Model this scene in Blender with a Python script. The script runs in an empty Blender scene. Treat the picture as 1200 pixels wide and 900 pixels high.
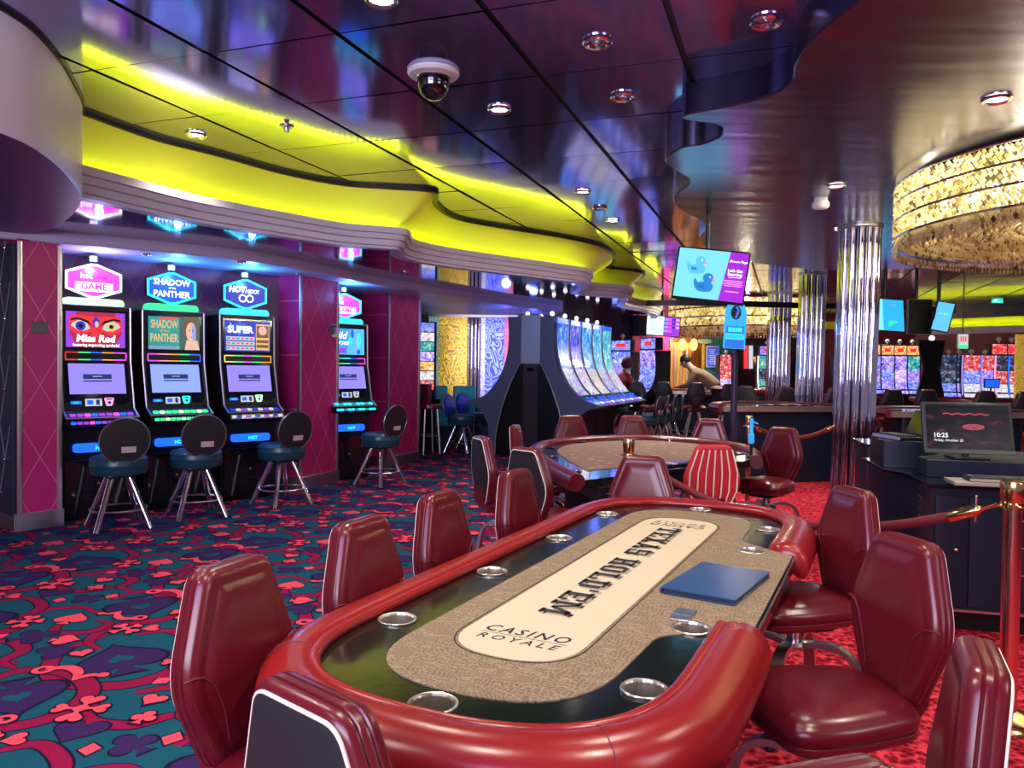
import bpy, bmesh, math, random
from mathutils import Vector, Matrix, Euler
random.seed(7)
S = bpy.context.scene
COL = S.collection
PI = math.pi
def R(d): return math.radians(d)

# ------------------------------------------------------------------ camera
CAM_H, FPX, PITCH, ROLL = 1.45, 905.0, R(1.27), R(0.8)
cam_data = bpy.data.cameras.new('camera')
cam_data.sensor_width = 36.0
cam_data.lens = 36.0 * FPX / 1200.0
cam_data.clip_start = 0.02
cam_data.clip_end = 200
cam = bpy.data.objects.new('camera', cam_data)
COL.objects.link(cam)
cam.matrix_world = (Matrix.Translation((0, 0, CAM_H)) @ Matrix.Rotation(R(90) - PITCH, 4, 'X')
                    @ Matrix.Rotation(ROLL, 4, 'Z'))
S.camera = cam

# ------------------------------------------------------------------ world, exposure, large lights
S.view_settings.view_transform = 'Standard'
S.view_settings.look = 'None'
S.view_settings.gamma = 1.0
S.view_settings.use_curve_mapping = False
S.view_settings.exposure = 0.36
S.cycles.use_denoising = True
S.cycles.max_bounces = 8
S.cycles.sample_clamp_indirect = 6.0
wd = bpy.data.worlds.new('world')
S.world = wd
wd.use_nodes = True
wd.node_tree.nodes['Background'].inputs['Color'].default_value = (0.50, 0.42, 0.62, 1)
wd.node_tree.nodes['Background'].inputs['Strength'].default_value = 0.30

def lamp(name, kind, loc, energy, color, size=0.1, target=None, spot=R(100), blend=0.6, size_y=None):
    d = bpy.data.lights.new(name, kind)
    d.energy = energy
    d.color = color
    if kind == 'AREA':
        d.shape = 'RECTANGLE' if size_y else 'DISK'
        d.size = size
        if size_y: d.size_y = size_y
    else:
        d.shadow_soft_size = size
    if kind == 'SPOT':
        d.spot_size = spot
        d.spot_blend = blend
    o = bpy.data.objects.new(name, d)
    COL.objects.link(o)
    o.location = loc
    if target is not None:
        o.rotation_euler = (Vector(target) - Vector(loc)).to_track_quat('-Z', 'Y').to_euler()
    return o

# added soft fill lamps standing in for the unseen rest of the casino
lamp('casino_fill', 'AREA', (-2.2, -2.5, 2.2), 300, (0.84, 0.78, 1.0), 4.5, (-0.6, 4.5, 1.2), size_y=1.6)
lamp('casino_fill', 'AREA', (4.2, 0.2, 2.7), 45, (1.0, 0.90, 0.86), 1.6, (1.2, 3.2, 0.5), size_y=1.2)

# ------------------------------------------------------------------ pixel helpers (1200 x 900 photograph frame)
def _ray(px, py):
    u = (px - 600) / FPX; v = -(py - 450) / FPX
    c, s = math.cos(ROLL), math.sin(ROLL)
    u2 = u * c - v * s; v2 = u * s + v * c
    return Vector((u2, math.cos(PITCH) + v2 * math.sin(PITCH), v2 * math.cos(PITCH) - math.sin(PITCH)))
def gz(px, py, z):
    d = _ray(px, py); t = (z - CAM_H) / d.z
    return Vector((d.x * t, d.y * t, z))
def gy(px, py, Y):
    d = _ray(px, py); t = Y / d.y
    return Vector((d.x * t, Y, CAM_H + d.z * t))

# the room's own axes: A runs along the rows of machines, B across them
AX = Vector((0.4386, 0.8987)); BX = Vector((0.8987, -0.4386))
def uv(u, v): return AX * u + BX * v
A_ANG = math.atan2(AX.y, AX.x)

# ------------------------------------------------------------------ materials
MATS = {}
def mat(name, col=(0.5, 0.5, 0.5), rough=0.5, metal=0.0, em=None, es=0.0, bump=None, coat=0.0, trans=0.0, spec=0.5):
    if name in MATS: return MATS[name]
    m = bpy.data.materials.new(name)
    m.use_nodes = True
    nt = m.node_tree
    b = nt.nodes['Principled BSDF']
    b.inputs['Base Color'].default_value = (*col, 1)
    b.inputs['Roughness'].default_value = rough
    b.inputs['Metallic'].default_value = metal
    b.inputs['Coat Weight'].default_value = coat
    b.inputs['Transmission Weight'].default_value = trans
    b.inputs['Specular IOR Level'].default_value = spec
    if em:
        b.inputs['Emission Color'].default_value = (*em, 1)
        b.inputs['Emission Strength'].default_value = es
    if bump:
        n = nt.nodes.new('ShaderNodeTexNoise'); n.inputs['Scale'].default_value = bump[0]
        n.inputs['Detail'].default_value = 3
        tc = nt.nodes.new('ShaderNodeTexCoord'); nt.links.new(tc.outputs['Object'], n.inputs['Vector'])
        bp = nt.nodes.new('ShaderNodeBump'); bp.inputs['Strength'].default_value = bump[1]
        bp.inputs['Distance'].default_value = bump[2] if len(bump) > 2 else 0.01
        nt.links.new(n.outputs['Fac'], bp.inputs['Height']); nt.links.new(bp.outputs['Normal'], b.inputs['Normal'])
    MATS[name] = m
    return m
def em(name, col=(0.0, 0.0, 0.0), s=1.0):
    """A lit surface: screen, lamp, neon, backlit sign."""
    return mat(name, (0.01, 0.01, 0.01), 0.3, em=col, es=s, spec=0.2)
def N(nt, t, **kw):
    n = nt.nodes.new(t)
    for k, v in kw.items(): setattr(n, k, v)
    return n
def mth(nt, op, a, b=None):
    n = nt.nodes.new('ShaderNodeMath'); n.operation = op
    for i, x in enumerate((a, b)):
        if x is None: continue
        if isinstance(x, (int, float)): n.inputs[i].default_value = x
        else: nt.links.new(x, n.inputs[i])
    return n.outputs[0]
def ramp(nt, fac, stops, interp='LINEAR'):
    r = nt.nodes.new('ShaderNodeValToRGB'); r.color_ramp.interpolation = interp
    el = r.color_ramp.elements
    el[0].position, el[0].color = stops[0][0], (*stops[0][1], 1)
    el[1].position, el[1].color = stops[-1][0], (*stops[-1][1], 1)
    for p, c in stops[1:-1]:
        e = el.new(p); e.color = (*c, 1)
    nt.links.new(fac, r.inputs['Fac'])
    return r.outputs['Color']
def bsdf(m): return m.node_tree.nodes['Principled BSDF']

burgundy = mat('burgundy_leather', (0.105, 0.005, 0.011), 0.28, bump=(260, 0.07, 0.002))
red_leather = mat('red_leather', (0.235, 0.009, 0.011), 0.26, bump=(240, 0.05, 0.002))
seam_red = mat('seam_dark_red', (0.10, 0.006, 0.010), 0.5)
black_vinyl = mat('black_vinyl', (0.014, 0.012, 0.016), 0.5, bump=(300, 0.1, 0.002))
black_plastic = mat('black_plastic', (0.006, 0.006, 0.008), 0.35, spec=0.3)
black_gloss = mat('black_gloss', (0.006, 0.006, 0.010), 0.10)
dark_navy = mat('dark_navy_laminate', (0.006, 0.010, 0.026), 0.42, spec=0.3)
chrome = mat('chrome', (0.82, 0.80, 0.84), 0.12, 1.0)
steel = mat('brushed_steel', (0.62, 0.60, 0.62), 0.30, 1.0)
dull_steel = mat('dull_steel', (0.42, 0.42, 0.46), 0.38, 1.0)
brass = mat('polished_brass', (0.85, 0.60, 0.25), 0.14, 1.0)
carpet_tinted_metal = mat('carpet_tinted_metal', (0.80, 0.52, 0.42), 0.16, 1.0)  # rosy tint stands for the red carpet mirrored in plain metal
cream_pipe = mat('cream_piping', (0.75, 0.66, 0.55), 0.5)
white_paint = mat('white_paint', (0.75, 0.74, 0.76), 0.5)
teal_vinyl = mat('teal_vinyl', (0.006, 0.050, 0.075), 0.35, bump=(260, 0.1, 0.002))
tag_metal = mat('tag_metal', (0.85, 0.82, 0.80), 0.35, 0.6)

def satin_metal(name, col, rough, sx, sy, amp, metal=1.0):
    """Polished panel metal with a slow waviness that pulls reflections about."""
    m = mat(name, col, rough, metal)
    nt = m.node_tree
    tc = N(nt, 'ShaderNodeTexCoord'); mp = N(nt, 'ShaderNodeMapping'); mp.inputs['Scale'].default_value = (sx, sy, 1)
    mp.inputs['Rotation'].default_value = (0, 0, -A_ANG)
    nt.links.new(tc.outputs['Object'], mp.inputs['Vector'])
    n = N(nt, 'ShaderNodeTexNoise'); n.inputs['Scale'].default_value = 1.0; n.inputs['Detail'].default_value = 1.5
    nt.links.new(mp.outputs['Vector'], n.inputs['Vector'])
    bp = N(nt, 'ShaderNodeBump'); bp.inputs['Strength'].default_value = amp; bp.inputs['Distance'].default_value = 0.02
    nt.links.new(n.outputs['Fac'], bp.inputs['Height']); nt.links.new(bp.outputs['Normal'], bsdf(m).inputs['Normal'])
    return m
ceiling_panel = satin_metal('violet_mirror_panel', (0.37, 0.36, 0.68), 0.10, 1.6, 1.6, 0.10, 0.88)
soffit_satin = satin_metal('violet_satin_soffit', (0.18, 0.165, 0.29), 0.24, 0.8, 5.0, 0.30)
soffit_mirror = satin_metal('dark_mirror_soffit', (0.30, 0.26, 0.36), 0.06, 2, 2, 0.1)
lilac_paint = mat('lilac_paint', (0.50, 0.43, 0.62), 0.42)
lilac_paint_lt = mat('lilac_moulding', (0.50, 0.45, 0.56), 0.45)
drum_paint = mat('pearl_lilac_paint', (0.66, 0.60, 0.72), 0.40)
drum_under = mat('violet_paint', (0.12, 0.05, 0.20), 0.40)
cove_paint = mat('yellow_cove_paint', (0.80, 0.82, 0.05), 0.6)
cove_led = em('yellow_led', (0.80, 0.95, 0.02), 11)
shadow_gap = mat('black_shadow_gap', (0.004, 0.004, 0.006), 0.5)

def diamond_wall(name, col, line, w, h, lw):
    """Wall covering with a lattice of pale diagonal lines; x runs along the wall, z up."""
    m = mat(name, col, 0.42)
    nt = m.node_tree
    tc = N(nt, 'ShaderNodeTexCoord'); sp = N(nt, 'ShaderNodeSeparateXYZ')
    nt.links.new(tc.outputs['Object'], sp.inputs[0])
    a = mth(nt, 'DIVIDE', sp.outputs[0], w); b = mth(nt, 'DIVIDE', sp.outputs[2], h)
    def ln(e):
        f = mth(nt, 'FRACT', e); f = mth(nt, 'SUBTRACT', f, 0.5); f = mth(nt, 'ABSOLUTE', f)
        return mth(nt, 'LESS_THAN', f, lw)
    k = mth(nt, 'MAXIMUM', ln(mth(nt, 'ADD', a, b)), ln(mth(nt, 'SUBTRACT', a, b)))
    mx = N(nt, 'ShaderNodeMix', data_type='RGBA')
    nt.links.new(k, mx.inputs['Factor'])
    mx.inputs['A'].default_value = (*col, 1); mx.inputs['B'].default_value = (*line, 1)
    nt.links.new(mx.outputs['Result'], bsdf(m).inputs['Base Color'])
    return m
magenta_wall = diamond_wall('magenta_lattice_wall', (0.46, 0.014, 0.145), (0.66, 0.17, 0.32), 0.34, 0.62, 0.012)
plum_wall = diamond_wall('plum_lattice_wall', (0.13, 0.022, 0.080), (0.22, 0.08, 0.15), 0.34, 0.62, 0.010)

def carpet_mat(name, col, var=0.35):
    m = mat(name, col, 0.95, spec=0.1)
    nt = m.node_tree
    tc = N(nt, 'ShaderNodeTexCoord'); n = N(nt, 'ShaderNodeTexNoise'); n.inputs['Scale'].default_value = 330
    nt.links.new(tc.outputs['Object'], n.inputs['Vector'])
    c = ramp(nt, n.outputs['Fac'], [(0.3, tuple(x * (1 - var) for x in col)), (0.7, tuple(min(1, x * (1 + var)) for x in col))])
    nt.links.new(c, bsdf(m).inputs['Base Color'])
    return m
c_teal = carpet_mat('carpet_teal', (0.007, 0.070, 0.105))
c_purple = carpet_mat('carpet_purple', (0.036, 0.014, 0.078))
c_crimson = carpet_mat('carpet_crimson', (0.24, 0.005, 0.046))
c_coral = carpet_mat('carpet_coral', (0.86, 0.065, 0.10))
c_dark = carpet_mat('carpet_outline', (0.012, 0.006, 0.022))
def red_carpet_mat():
    m = mat('red_mottled_carpet', (0.5, 0.01, 0.02), 0.95, spec=0.1)
    nt = m.node_tree
    tc = N(nt, 'ShaderNodeTexCoord'); mp = N(nt, 'ShaderNodeMapping'); mp.inputs['Scale'].default_value = (30, 30, 30)
    nt.links.new(tc.outputs['Object'], mp.inputs['Vector'])
    v = N(nt, 'ShaderNodeTexVoronoi'); v.feature = 'F1'; v.inputs['Scale'].default_value = 1.0
    n = N(nt, 'ShaderNodeTexNoise'); n.inputs['Scale'].default_value = 2.2
    nt.links.new(mp.outputs['Vector'], v.inputs['Vector']); nt.links.new(mp.outputs['Vector'], n.inputs['Vector'])
    f = mth(nt, 'ADD', mth(nt, 'MULTIPLY', v.outputs['Distance'], 0.7), mth(nt, 'MULTIPLY', n.outputs['Fac'], 0.5))
    c = ramp(nt, f, [(0.36, (0.10, 0.001, 0.008)), (0.56, (0.25, 0.004, 0.016)), (0.80, (0.62, 0.045, 0.07))])
    nt.links.new(c, bsdf(m).inputs['Base Color'])
    return m
c_red = red_carpet_mat()

def felt_mat(name, dark, light, sc):
    """Tan reptile-scale print."""
    m = mat(name, dark, 0.75, spec=0.2)
    nt = m.node_tree
    tc = N(nt, 'ShaderNodeTexCoord'); mp = N(nt, 'ShaderNodeMapping'); mp.inputs['Scale'].default_value = (sc * 0.75, sc * 1.7, sc)
    nt.links.new(tc.outputs['Object'], mp.inputs['Vector'])
    n = N(nt, 'ShaderNodeTexNoise'); n.inputs['Scale'].default_value = 0.055; n.inputs['Detail'].default_value = 1
    nt.links.new(mp.outputs['Vector'], n.inputs['Vector'])
    ad = N(nt, 'ShaderNodeMixRGB', blend_type='ADD'); ad.inputs['Fac'].default_value = 1.0
    sc2 = N(nt, 'ShaderNodeVectorMath', operation='SCALE'); sc2.inputs['Scale'].default_value = 9.0
    nt.links.new(n.outputs['Color'], sc2.inputs[0])
    nt.links.new(mp.outputs['Vector'], ad.inputs['Color1']); nt.links.new(sc2.outputs[0], ad.inputs['Color2'])
    v = N(nt, 'ShaderNodeTexVoronoi'); v.feature = 'DISTANCE_TO_EDGE'; v.inputs['Scale'].default_value = 1.0; v.inputs['Randomness'].default_value = 0.55
    nt.links.new(ad.outputs['Color'], v.inputs['Vector'])
    c = ramp(nt, v.outputs['Distance'], [(0.02, light), (0.16, dark), (0.5, tuple(x * 0.8 for x in dark))])
    nt.links.new(c, bsdf(m).inputs['Base Color'])
    return m
felt_tan = felt_mat('tan_scale_cloth', (0.150, 0.102, 0.062), (0.32, 0.240, 0.150), 115)
felt_brown = felt_mat('brown_scale_cloth', (0.16, 0.085, 0.062), (0.27, 0.16, 0.125), 60)
cream_cloth = mat('cream_cloth', (0.55, 0.455, 0.31), 0.7, spec=0.2)
ink = mat('black_ink', (0.012, 0.012, 0.014), 0.6)
ink_grey = mat('grey_ink', (0.30, 0.25, 0.18), 0.6)
race_black = mat('racetrack_gloss', (0.006, 0.010, 0.008), 0.11, spec=1.0, bump=(8, 0.05, 0.01))

# ------------------------------------------------------------------ mesh builder
def inset(poly, d):
    """Offset a closed polygon inward (counter-clockwise order) by d."""
    n = len(poly); out = []
    for i in range(n):
        p0, p1, p2 = Vector(poly[i - 1]), Vector(poly[i]), Vector(poly[(i + 1) % n])
        e1 = (p1 - p0); e2 = (p2 - p1)
        if e1.length < 1e-9: e1 = e2
        if e2.length < 1e-9: e2 = e1
        e1.normalize(); e2.normalize()
        n1 = Vector((-e1.y, e1.x)); n2 = Vector((-e2.y, e2.x))
        k = n1 + n2
        if k.length < 1e-6: k = n1
        k.normalize()
        c = max(0.35, k.dot(n1))
        out.append(tuple(p1 + k * (d / c)))
    return out
def round_poly(pts, r, n=4):
    """Round the corners of a closed polygon. r is one number or one per corner."""
    out = []; m = len(pts)
    for i in range(m):
        ri = r[i] if isinstance(r, (list, tuple)) else r
        p0, p1, p2 = Vector(pts[i - 1]), Vector(pts[i]), Vector(pts[(i + 1) % m])
        a = (p0 - p1); b = (p2 - p1); la, lb = a.length, b.length
        t = min(ri, la * 0.48, lb * 0.48)
        a.normalize(); b.normalize()
        q0, q2 = p1 + a * t, p1 + b * t
        for k in range(n + 1):
            s = k / n
            out.append(tuple(q0 * (1 - s) ** 2 + p1 * 2 * s * (1 - s) + q2 * s * s))
    return out
def rect(w, h, r=0, n=3, cx=0, cy=0):
    p = [(cx - w / 2, cy - h / 2), (cx + w / 2, cy - h / 2), (cx + w / 2, cy + h / 2), (cx - w / 2, cy + h / 2)]
    return round_poly(p, r, n) if r else p
def circ(r, n=24, cx=0, cy=0, ry=None):
    ry = r if ry is None else ry
    return [(cx + r * math.cos(2 * PI * k / n), cy + ry * math.sin(2 * PI * k / n)) for k in range(n)]
def spline(pts, n=6, closed=False):
    """Catmull-Rom through points."""
    P = [Vector(p) for p in pts]; out = []; m = len(P)
    rng = range(m) if closed else range(m - 1)
    for i in rng:
        p1, p2 = P[i], P[(i + 1) % m]
        p0 = P[i - 1] if (closed or i > 0) else p1 * 2 - p2
        p3 = P[(i + 2) % m] if (closed or i + 2 < m) else p2 * 2 - p1
        for k in range(n):
            t = k / n
            out.append(0.5 * ((2 * p1) + (p2 - p0) * t + (2 * p0 - 5 * p1 + 4 * p2 - p3) * t * t + (3 * p1 - p0 - 3 * p2 + p3) * t ** 3))
    if not closed: out.append(P[-1])
    return [tuple(p) for p in out]

def soft_poly(base, radii, n=5):
    """A rounded outline that can be asked for at any inset."""
    def g(d=0.0):
        q = inset(base, d) if d else base
        rr = radii if isinstance(radii, (list, tuple)) else [radii] * len(base)
        return round_poly(q, [max(r - d * 0.7, r * 0.25) for r in rr], n)
    return g
class MB:
    def __init__(self):
        self.v = []; self.f = []; self.mi = []; self.ms = []
    def _m(self, m):
        if m is None: m = 'default'
        if m not in self.ms: self.ms.append(m)
        return self.ms.index(m)
    def add(self, vs, fs, m=None, M=None):
        b = len(self.v); k = self._m(m)
        for p in vs:
            p = Vector(p)
            self.v.append(tuple(M @ p) if M is not None else tuple(p))
        for f in fs:
            self.f.append(tuple(b + i for i in f)); self.mi.append(k)
        return self
    def loft(self, rings, m=None, M=None, cap0=True, cap1=True, closed=True):
        n = len(rings[0]); vs = [p for r in rings for p in r]; fs = []
        for i in range(len(rings) - 1):
            for j in range(n if closed else n - 1):
                a = i * n + j; b = i * n + (j + 1) % n
                fs.append((a, b, b + n, a + n))
        if cap0: fs.append(tuple(reversed(range(n))))
        if cap1: fs.append(tuple(range((len(rings) - 1) * n, len(rings) * n)))
        return self.add(vs, fs, m, M)
    def prism(self, poly, z0, z1, m=None, M=None, bev=0.0):
        """Polygon in local xy, extruded along z from z0 to z1 with softened rims."""
        if bev:
            q = inset(poly, bev)
            rings = [[(x, y, z0) for x, y in q], [(x, y, z0 + bev) for x, y in poly], [(x, y, z1 - bev) for x, y in poly], [(x, y, z1) for x, y in q]]
        else:
            rings = [[(x, y, z0) for x, y in poly], [(x, y, z1) for x, y in poly]]
        return self.loft(rings, m, M)
    def rings(self, poly, prof, m=None, M=None, f=None):
        """prof: list of (inset, height)."""
        rr = []
        for d, z in prof:
            q = poly(d) if callable(poly) else (inset(poly, d) if d else poly)
            rr.append([(f(x, y, z) if f else (x, y, z)) for x, y in q])
        return self.loft(rr, m, M)
    def box(self, c, s, m=None, M=None, bev=0.0, rz=0.0):
        T = Matrix.Translation(c) @ Matrix.Rotation(rz, 4, 'Z')
        if M is not None: T = M @ T
        return self.prism(rect(s[0], s[1], bev, 2) if bev else rect(s[0], s[1]), -s[2] / 2, s[2] / 2, m, T, bev * 0.6)
    def lathe(self, prof, m=None, M=None, n=24, c=(0, 0, 0), cap=True):
        rr = [[(c[0] + r * math.cos(2 * PI * k / n), c[1] + r * math.sin(2 * PI * k / n), c[2] + z) for k in range(n)] for r, z in prof]
        return self.loft(rr, m, M, cap, cap)
    def tube(self, path, r, m=None, M=None, n=8, closed=False, cap=True, flat=None):
        """Round (or flat=(w, t)) section swept along a 3-D path."""
        P = [Vector(p) for p in path]; k = len(P); rr = []
        up = Vector((0, 0, 1)); prev = None
        for i in range(k):
            if closed: t = P[(i + 1) % k] - P[i - 1]
            else: t = P[min(i + 1, k - 1)] - P[max(i - 1, 0)]
            t.normalize()
            if prev is None:
                a = up if abs(t.dot(up)) < 0.95 else Vector((1, 0, 0))
                s = t.cross(a).normalized()
            else:
                s = prev - t * prev.dot(t)
                s = s.normalized() if s.length > 1e-6 else t.orthogonal().normalized()
            prev = s; w = s.cross(t).normalized()
            ri = r[i] if isinstance(r, (list, tuple)) else r
            if flat:
                rr.append([tuple(P[i] + s * (flat[0] / 2 * a) + w * (flat[1] / 2 * b)) for a, b in ((-1, -1), (1, -1), (1, 1), (-1, 1))])
            else:
                rr.append([tuple(P[i] + s * (ri * math.cos(2 * PI * j / n)) + w * (ri * math.sin(2 * PI * j / n))) for j in range(n)])
        if closed:
            rr.append(rr[0]); cap = False
        return self.loft(rr, m, M, cap, cap)
    def plan(self, path, prof, m=None, M=None, closed=False, cap=True):
        """Sweep a profile [(offset to the left of travel, z), ...] along a plan path [(x, y), ...]."""
        P = [Vector((p[0], p[1])) for p in path]; k = len(P); rr = []
        for i in range(k):
            if closed: a, b = P[i] - P[i - 1], P[(i + 1) % k] - P[i]
            else:
                a = P[i] - P[i - 1] if i else P[1] - P[0]
                b = P[i + 1] - P[i] if i < k - 1 else P[-1] - P[-2]
            a.normalize(); b.normalize()
            n1, n2 = Vector((-a.y, a.x)), Vector((-b.y, b.x))
            q = n1 + n2
            q = q.normalized() if q.length > 1e-6 else n1
            c = max(0.4, q.dot(n1))
            rr.append([(P[i].x + q.x * o / c, P[i].y + q.y * o / c, z) for o, z in prof])
        if closed:
            rr.append(rr[0]); cap = False
        return self.loft(rr, m, M, cap, cap)
    def poly(self, pts, m=None, M=None, z=0.0):
        return self.add([(x, y, z) for x, y in pts], [tuple(range(len(pts)))], m, M)
    def sphere(self, c, r, m=None, M=None, n=12, k=8, sz=1.0, z0=-1.0):
        prof = []
        for i in range(k + 1):
            a = -PI / 2 + PI * i / k
            if math.sin(a) < z0 - 1e-6: continue
            prof.append((max(1e-4, r * math.cos(a)), r * sz * math.sin(a)))
        return self.lathe(prof, m, M, n, c)
    def text(self, s, h, m, M=None, x=0, y=0, z=0.001, align='C', shear=0.0, bold=0.0, sp=1.0, maxw=None):
        vs, fs, w = text_geo(s, bold, sp, shear)
        k = h / 0.72
        kx = k if not maxw or w * k <= maxw else maxw / w
        ox = {'C': -w / 2, 'L': 0, 'R': -w}[align]
        return self.add([(x + (vx + ox) * kx, y + (vy - 0.36) * k, z) for vx, vy in vs], fs, m, M)
    def build(self, name, parent=None, loc=None, rz=0.0, sharp=35.0, fix=True):
        me = bpy.data.meshes.new(name)
        me.from_pydata(self.v, [], self.f)
        for m in self.ms: me.materials.append(m if not isinstance(m, str) else mat('default'))
        me.polygons.foreach_set('material_index', self.mi)
        me.update()
        if fix:
            bm = bmesh.new(); bm.from_mesh(me)
            bmesh.ops.recalc_face_normals(bm, faces=bm.faces)
            bm.to_mesh(me); bm.free()
        me.shade_smooth(); me.set_sharp_from_angle(angle=R(sharp))
        o = bpy.data.objects.new(name, me)
        COL.objects.link(o)
        if parent is not None: o.parent = parent
        if loc is not None: o.location = loc
        o.rotation_euler = (0, 0, rz)
        return o
_tc = {}
def text_geo(s, bold=0.0, sp=1.0, shear=0.0):
    key = (s, bold, sp, shear)
    if key in _tc: return _tc[key]
    cu = bpy.data.curves.new('t', 'FONT'); cu.body = s; cu.size = 1.0; cu.resolution_u = 2
    cu.offset = bold; cu.space_character = sp; cu.shear = shear
    ob = bpy.data.objects.new('t', cu); COL.objects.link(ob)
    dg = bpy.context.evaluated_depsgraph_get()
    me = bpy.data.meshes.new_from_object(ob.evaluated_get(dg))
    vs = [(v.co.x, v.co.y) for v in me.vertices]; fs = [tuple(p.vertices) for p in me.polygons]
    bpy.data.objects.remove(ob); bpy.data.curves.remove(cu); bpy.data.meshes.remove(me)
    x0 = min((v[0] for v in vs), default=0); x1 = max((v[0] for v in vs), default=1)
    vs = [(a - x0, b) for a, b in vs]
    _tc[key] = (vs, fs, x1 - x0)
    return _tc[key]
def plane_M(o, xdir, ydir):
    x = Vector(xdir).normalized(); y = Vector(ydir).normalized(); z = x.cross(y)
    return Matrix(((x.x, y.x, z.x, o[0]), (x.y, y.y, z.y, o[1]), (x.z, y.z, z.z, o[2]), (0, 0, 0, 1)))
def tag(o, label, cat, group=None):
    o['label'] = label; o['category'] = cat
    if group: o['group'] = group
    return o
def thing(name, label, cat, loc=(0, 0, 0), face=90.0, group=None):
    """Empty at the thing's base; its parts look along local +y, turned to the plan angle 'face' (degrees)."""
    o = bpy.data.objects.new(name, None)
    COL.objects.link(o)
    o.empty_display_size = 0.1
    o.location = (loc[0], loc[1], loc[2] if len(loc) > 2 else 0)
    o.rotation_euler = (0, 0, R(face - 90))
    return tag(o, label, cat, group)
def struct(mb, name, **k):
    o = mb.build(name, **k); o['kind'] = 'structure'
    return o
def dup(root, loc, face, label, group=None):
    r = root.copy(); COL.objects.link(r)
    r.location = (loc[0], loc[1], loc[2] if len(loc) > 2 else 0)
    r.rotation_euler = (0, 0, R(face - 90)); r['label'] = label
    if group: r['group'] = group
    for ch in list(root.children):
        c = ch.copy(); COL.objects.link(c); c.parent = r
        for g in ch.children:
            d = g.copy(); COL.objects.link(d); d.parent = c
    return r

# =================================================================== FLOOR
def heart(s=1.0):
    out = []
    for k in range(26):
        t = 2 * PI * k / 26
        out.append((16 * math.sin(t) ** 3 / 34 * s, (13 * math.cos(t) - 5 * math.cos(2 * t) - 2 * math.cos(3 * t) - math.cos(4 * t)) / 34 * s))
    return [list(reversed(out))]
def stem_shape(s): return [(-0.05 * s, -0.1 * s), (-0.08 * s, -0.36 * s), (-0.2 * s, -0.5 * s), (0.2 * s, -0.5 * s), (0.08 * s, -0.36 * s), (0.05 * s, -0.1 * s)]
def spade(s=1.0): return [[(x, -y + 0.02 * s) for x, y in reversed(heart(s)[0])], stem_shape(s)]
def club(s=1.0): return [circ(0.2 * s, 14, 0, 0.24 * s), circ(0.2 * s, 14, -0.24 * s, -0.08 * s), circ(0.2 * s, 14, 0.24 * s, -0.08 * s), circ(0.13 * s, 10, 0, 0.02 * s), stem_shape(s)]
def diamond(s=1.0): return [[(0, -0.5 * s), (0.4 * s, 0), (0, 0.5 * s), (-0.4 * s, 0)]]
def ribbon(pts, w, n=6):
    """A tapering vine: list of convex quads."""
    P = [Vector(p) for p in spline(pts, n)]; k = len(P); L, Rr = [], []
    for i in range(k):
        t = (P[min(i + 1, k - 1)] - P[max(i - 1, 0)]).normalized(); nn = Vector((-t.y, t.x))
        x = i / (k - 1); ww = w * (0.25 + 0.75 * math.sin(PI * min(1, 0.12 + x * 0.85))) / 2
        L.append(P[i] + nn * ww); Rr.append(P[i] - nn * ww)
    return [[tuple(L[i]), tuple(Rr[i]), tuple(Rr[i + 1]), tuple(L[i + 1])] for i in range(k - 1)]
def ring_shape(r0, r1, n=18):
    return [[(r0 * math.cos(a), r0 * math.sin(a)), (r1 * math.cos(a), r1 * math.sin(a)), (r1 * math.cos(b), r1 * math.sin(b)), (r0 * math.cos(b), r0 * math.sin(b))]
            for a, b in ((2 * PI * k / n, 2 * PI * (k + 1) / n) for k in range(n))]
def horn(s=1.0, g=0.0):
    return (ribbon([(-0.36 * s, 0.04 * s), (-0.1 * s, 0.14 * s), (0.14 * s, 0.02 * s), (0.26 * s, -0.2 * s)], 0.15 * s + g)
            + ribbon([(0.24 * s, -0.2 * s), (0.34 * s, -0.02 * s), (0.50 * s, 0.02 * s)], 0.10 * s + g)
            + [[(x - 0.36 * s, y) for x, y in q] for q in ring_shape(0.065 * s - g / 2, 0.14 * s + g / 2)]
            + [circ(0.075 * s + g / 2, 10, 0.5 * s, 0.03 * s)])
def flourish(s=1.0):
    o = []
    for k, a in enumerate((0.5, 2.0, 3.6, 5.2)):
        c, d = math.cos(a - PI / 2), math.sin(a - PI / 2); g = s * (0.46 if k % 2 else 0.36); r = 0.34 * s
        o.append([(x * c - (y + r) * d, x * d + (y + r) * c) for x, y in heart(g)[0]])
        o.append([(x * c - y * d, x * d + y * c) for x, y in ((-0.05 * s, 0), (0.05 * s, 0), (0.03 * s, r), (-0.03 * s, r))])
    o.append(circ(0.13 * s, 10))
    return o
TW, TH = 1.22, 1.10
VIN = []
def put(lst, shapes, x, y, rot, m, z):
    c, s = math.cos(R(rot)), math.sin(R(rot))
    for q in shapes:
        lst.append(([(x + a * c - b * s, y + a * s + b * c) for a, b in q], m, ZC[0])); ZC[0] += 0.0 if len(q) == 4 and z < 3 else 0.000018
    ZC[0] += 0.000018
TILE = []; ZC = [0.0004]
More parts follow.
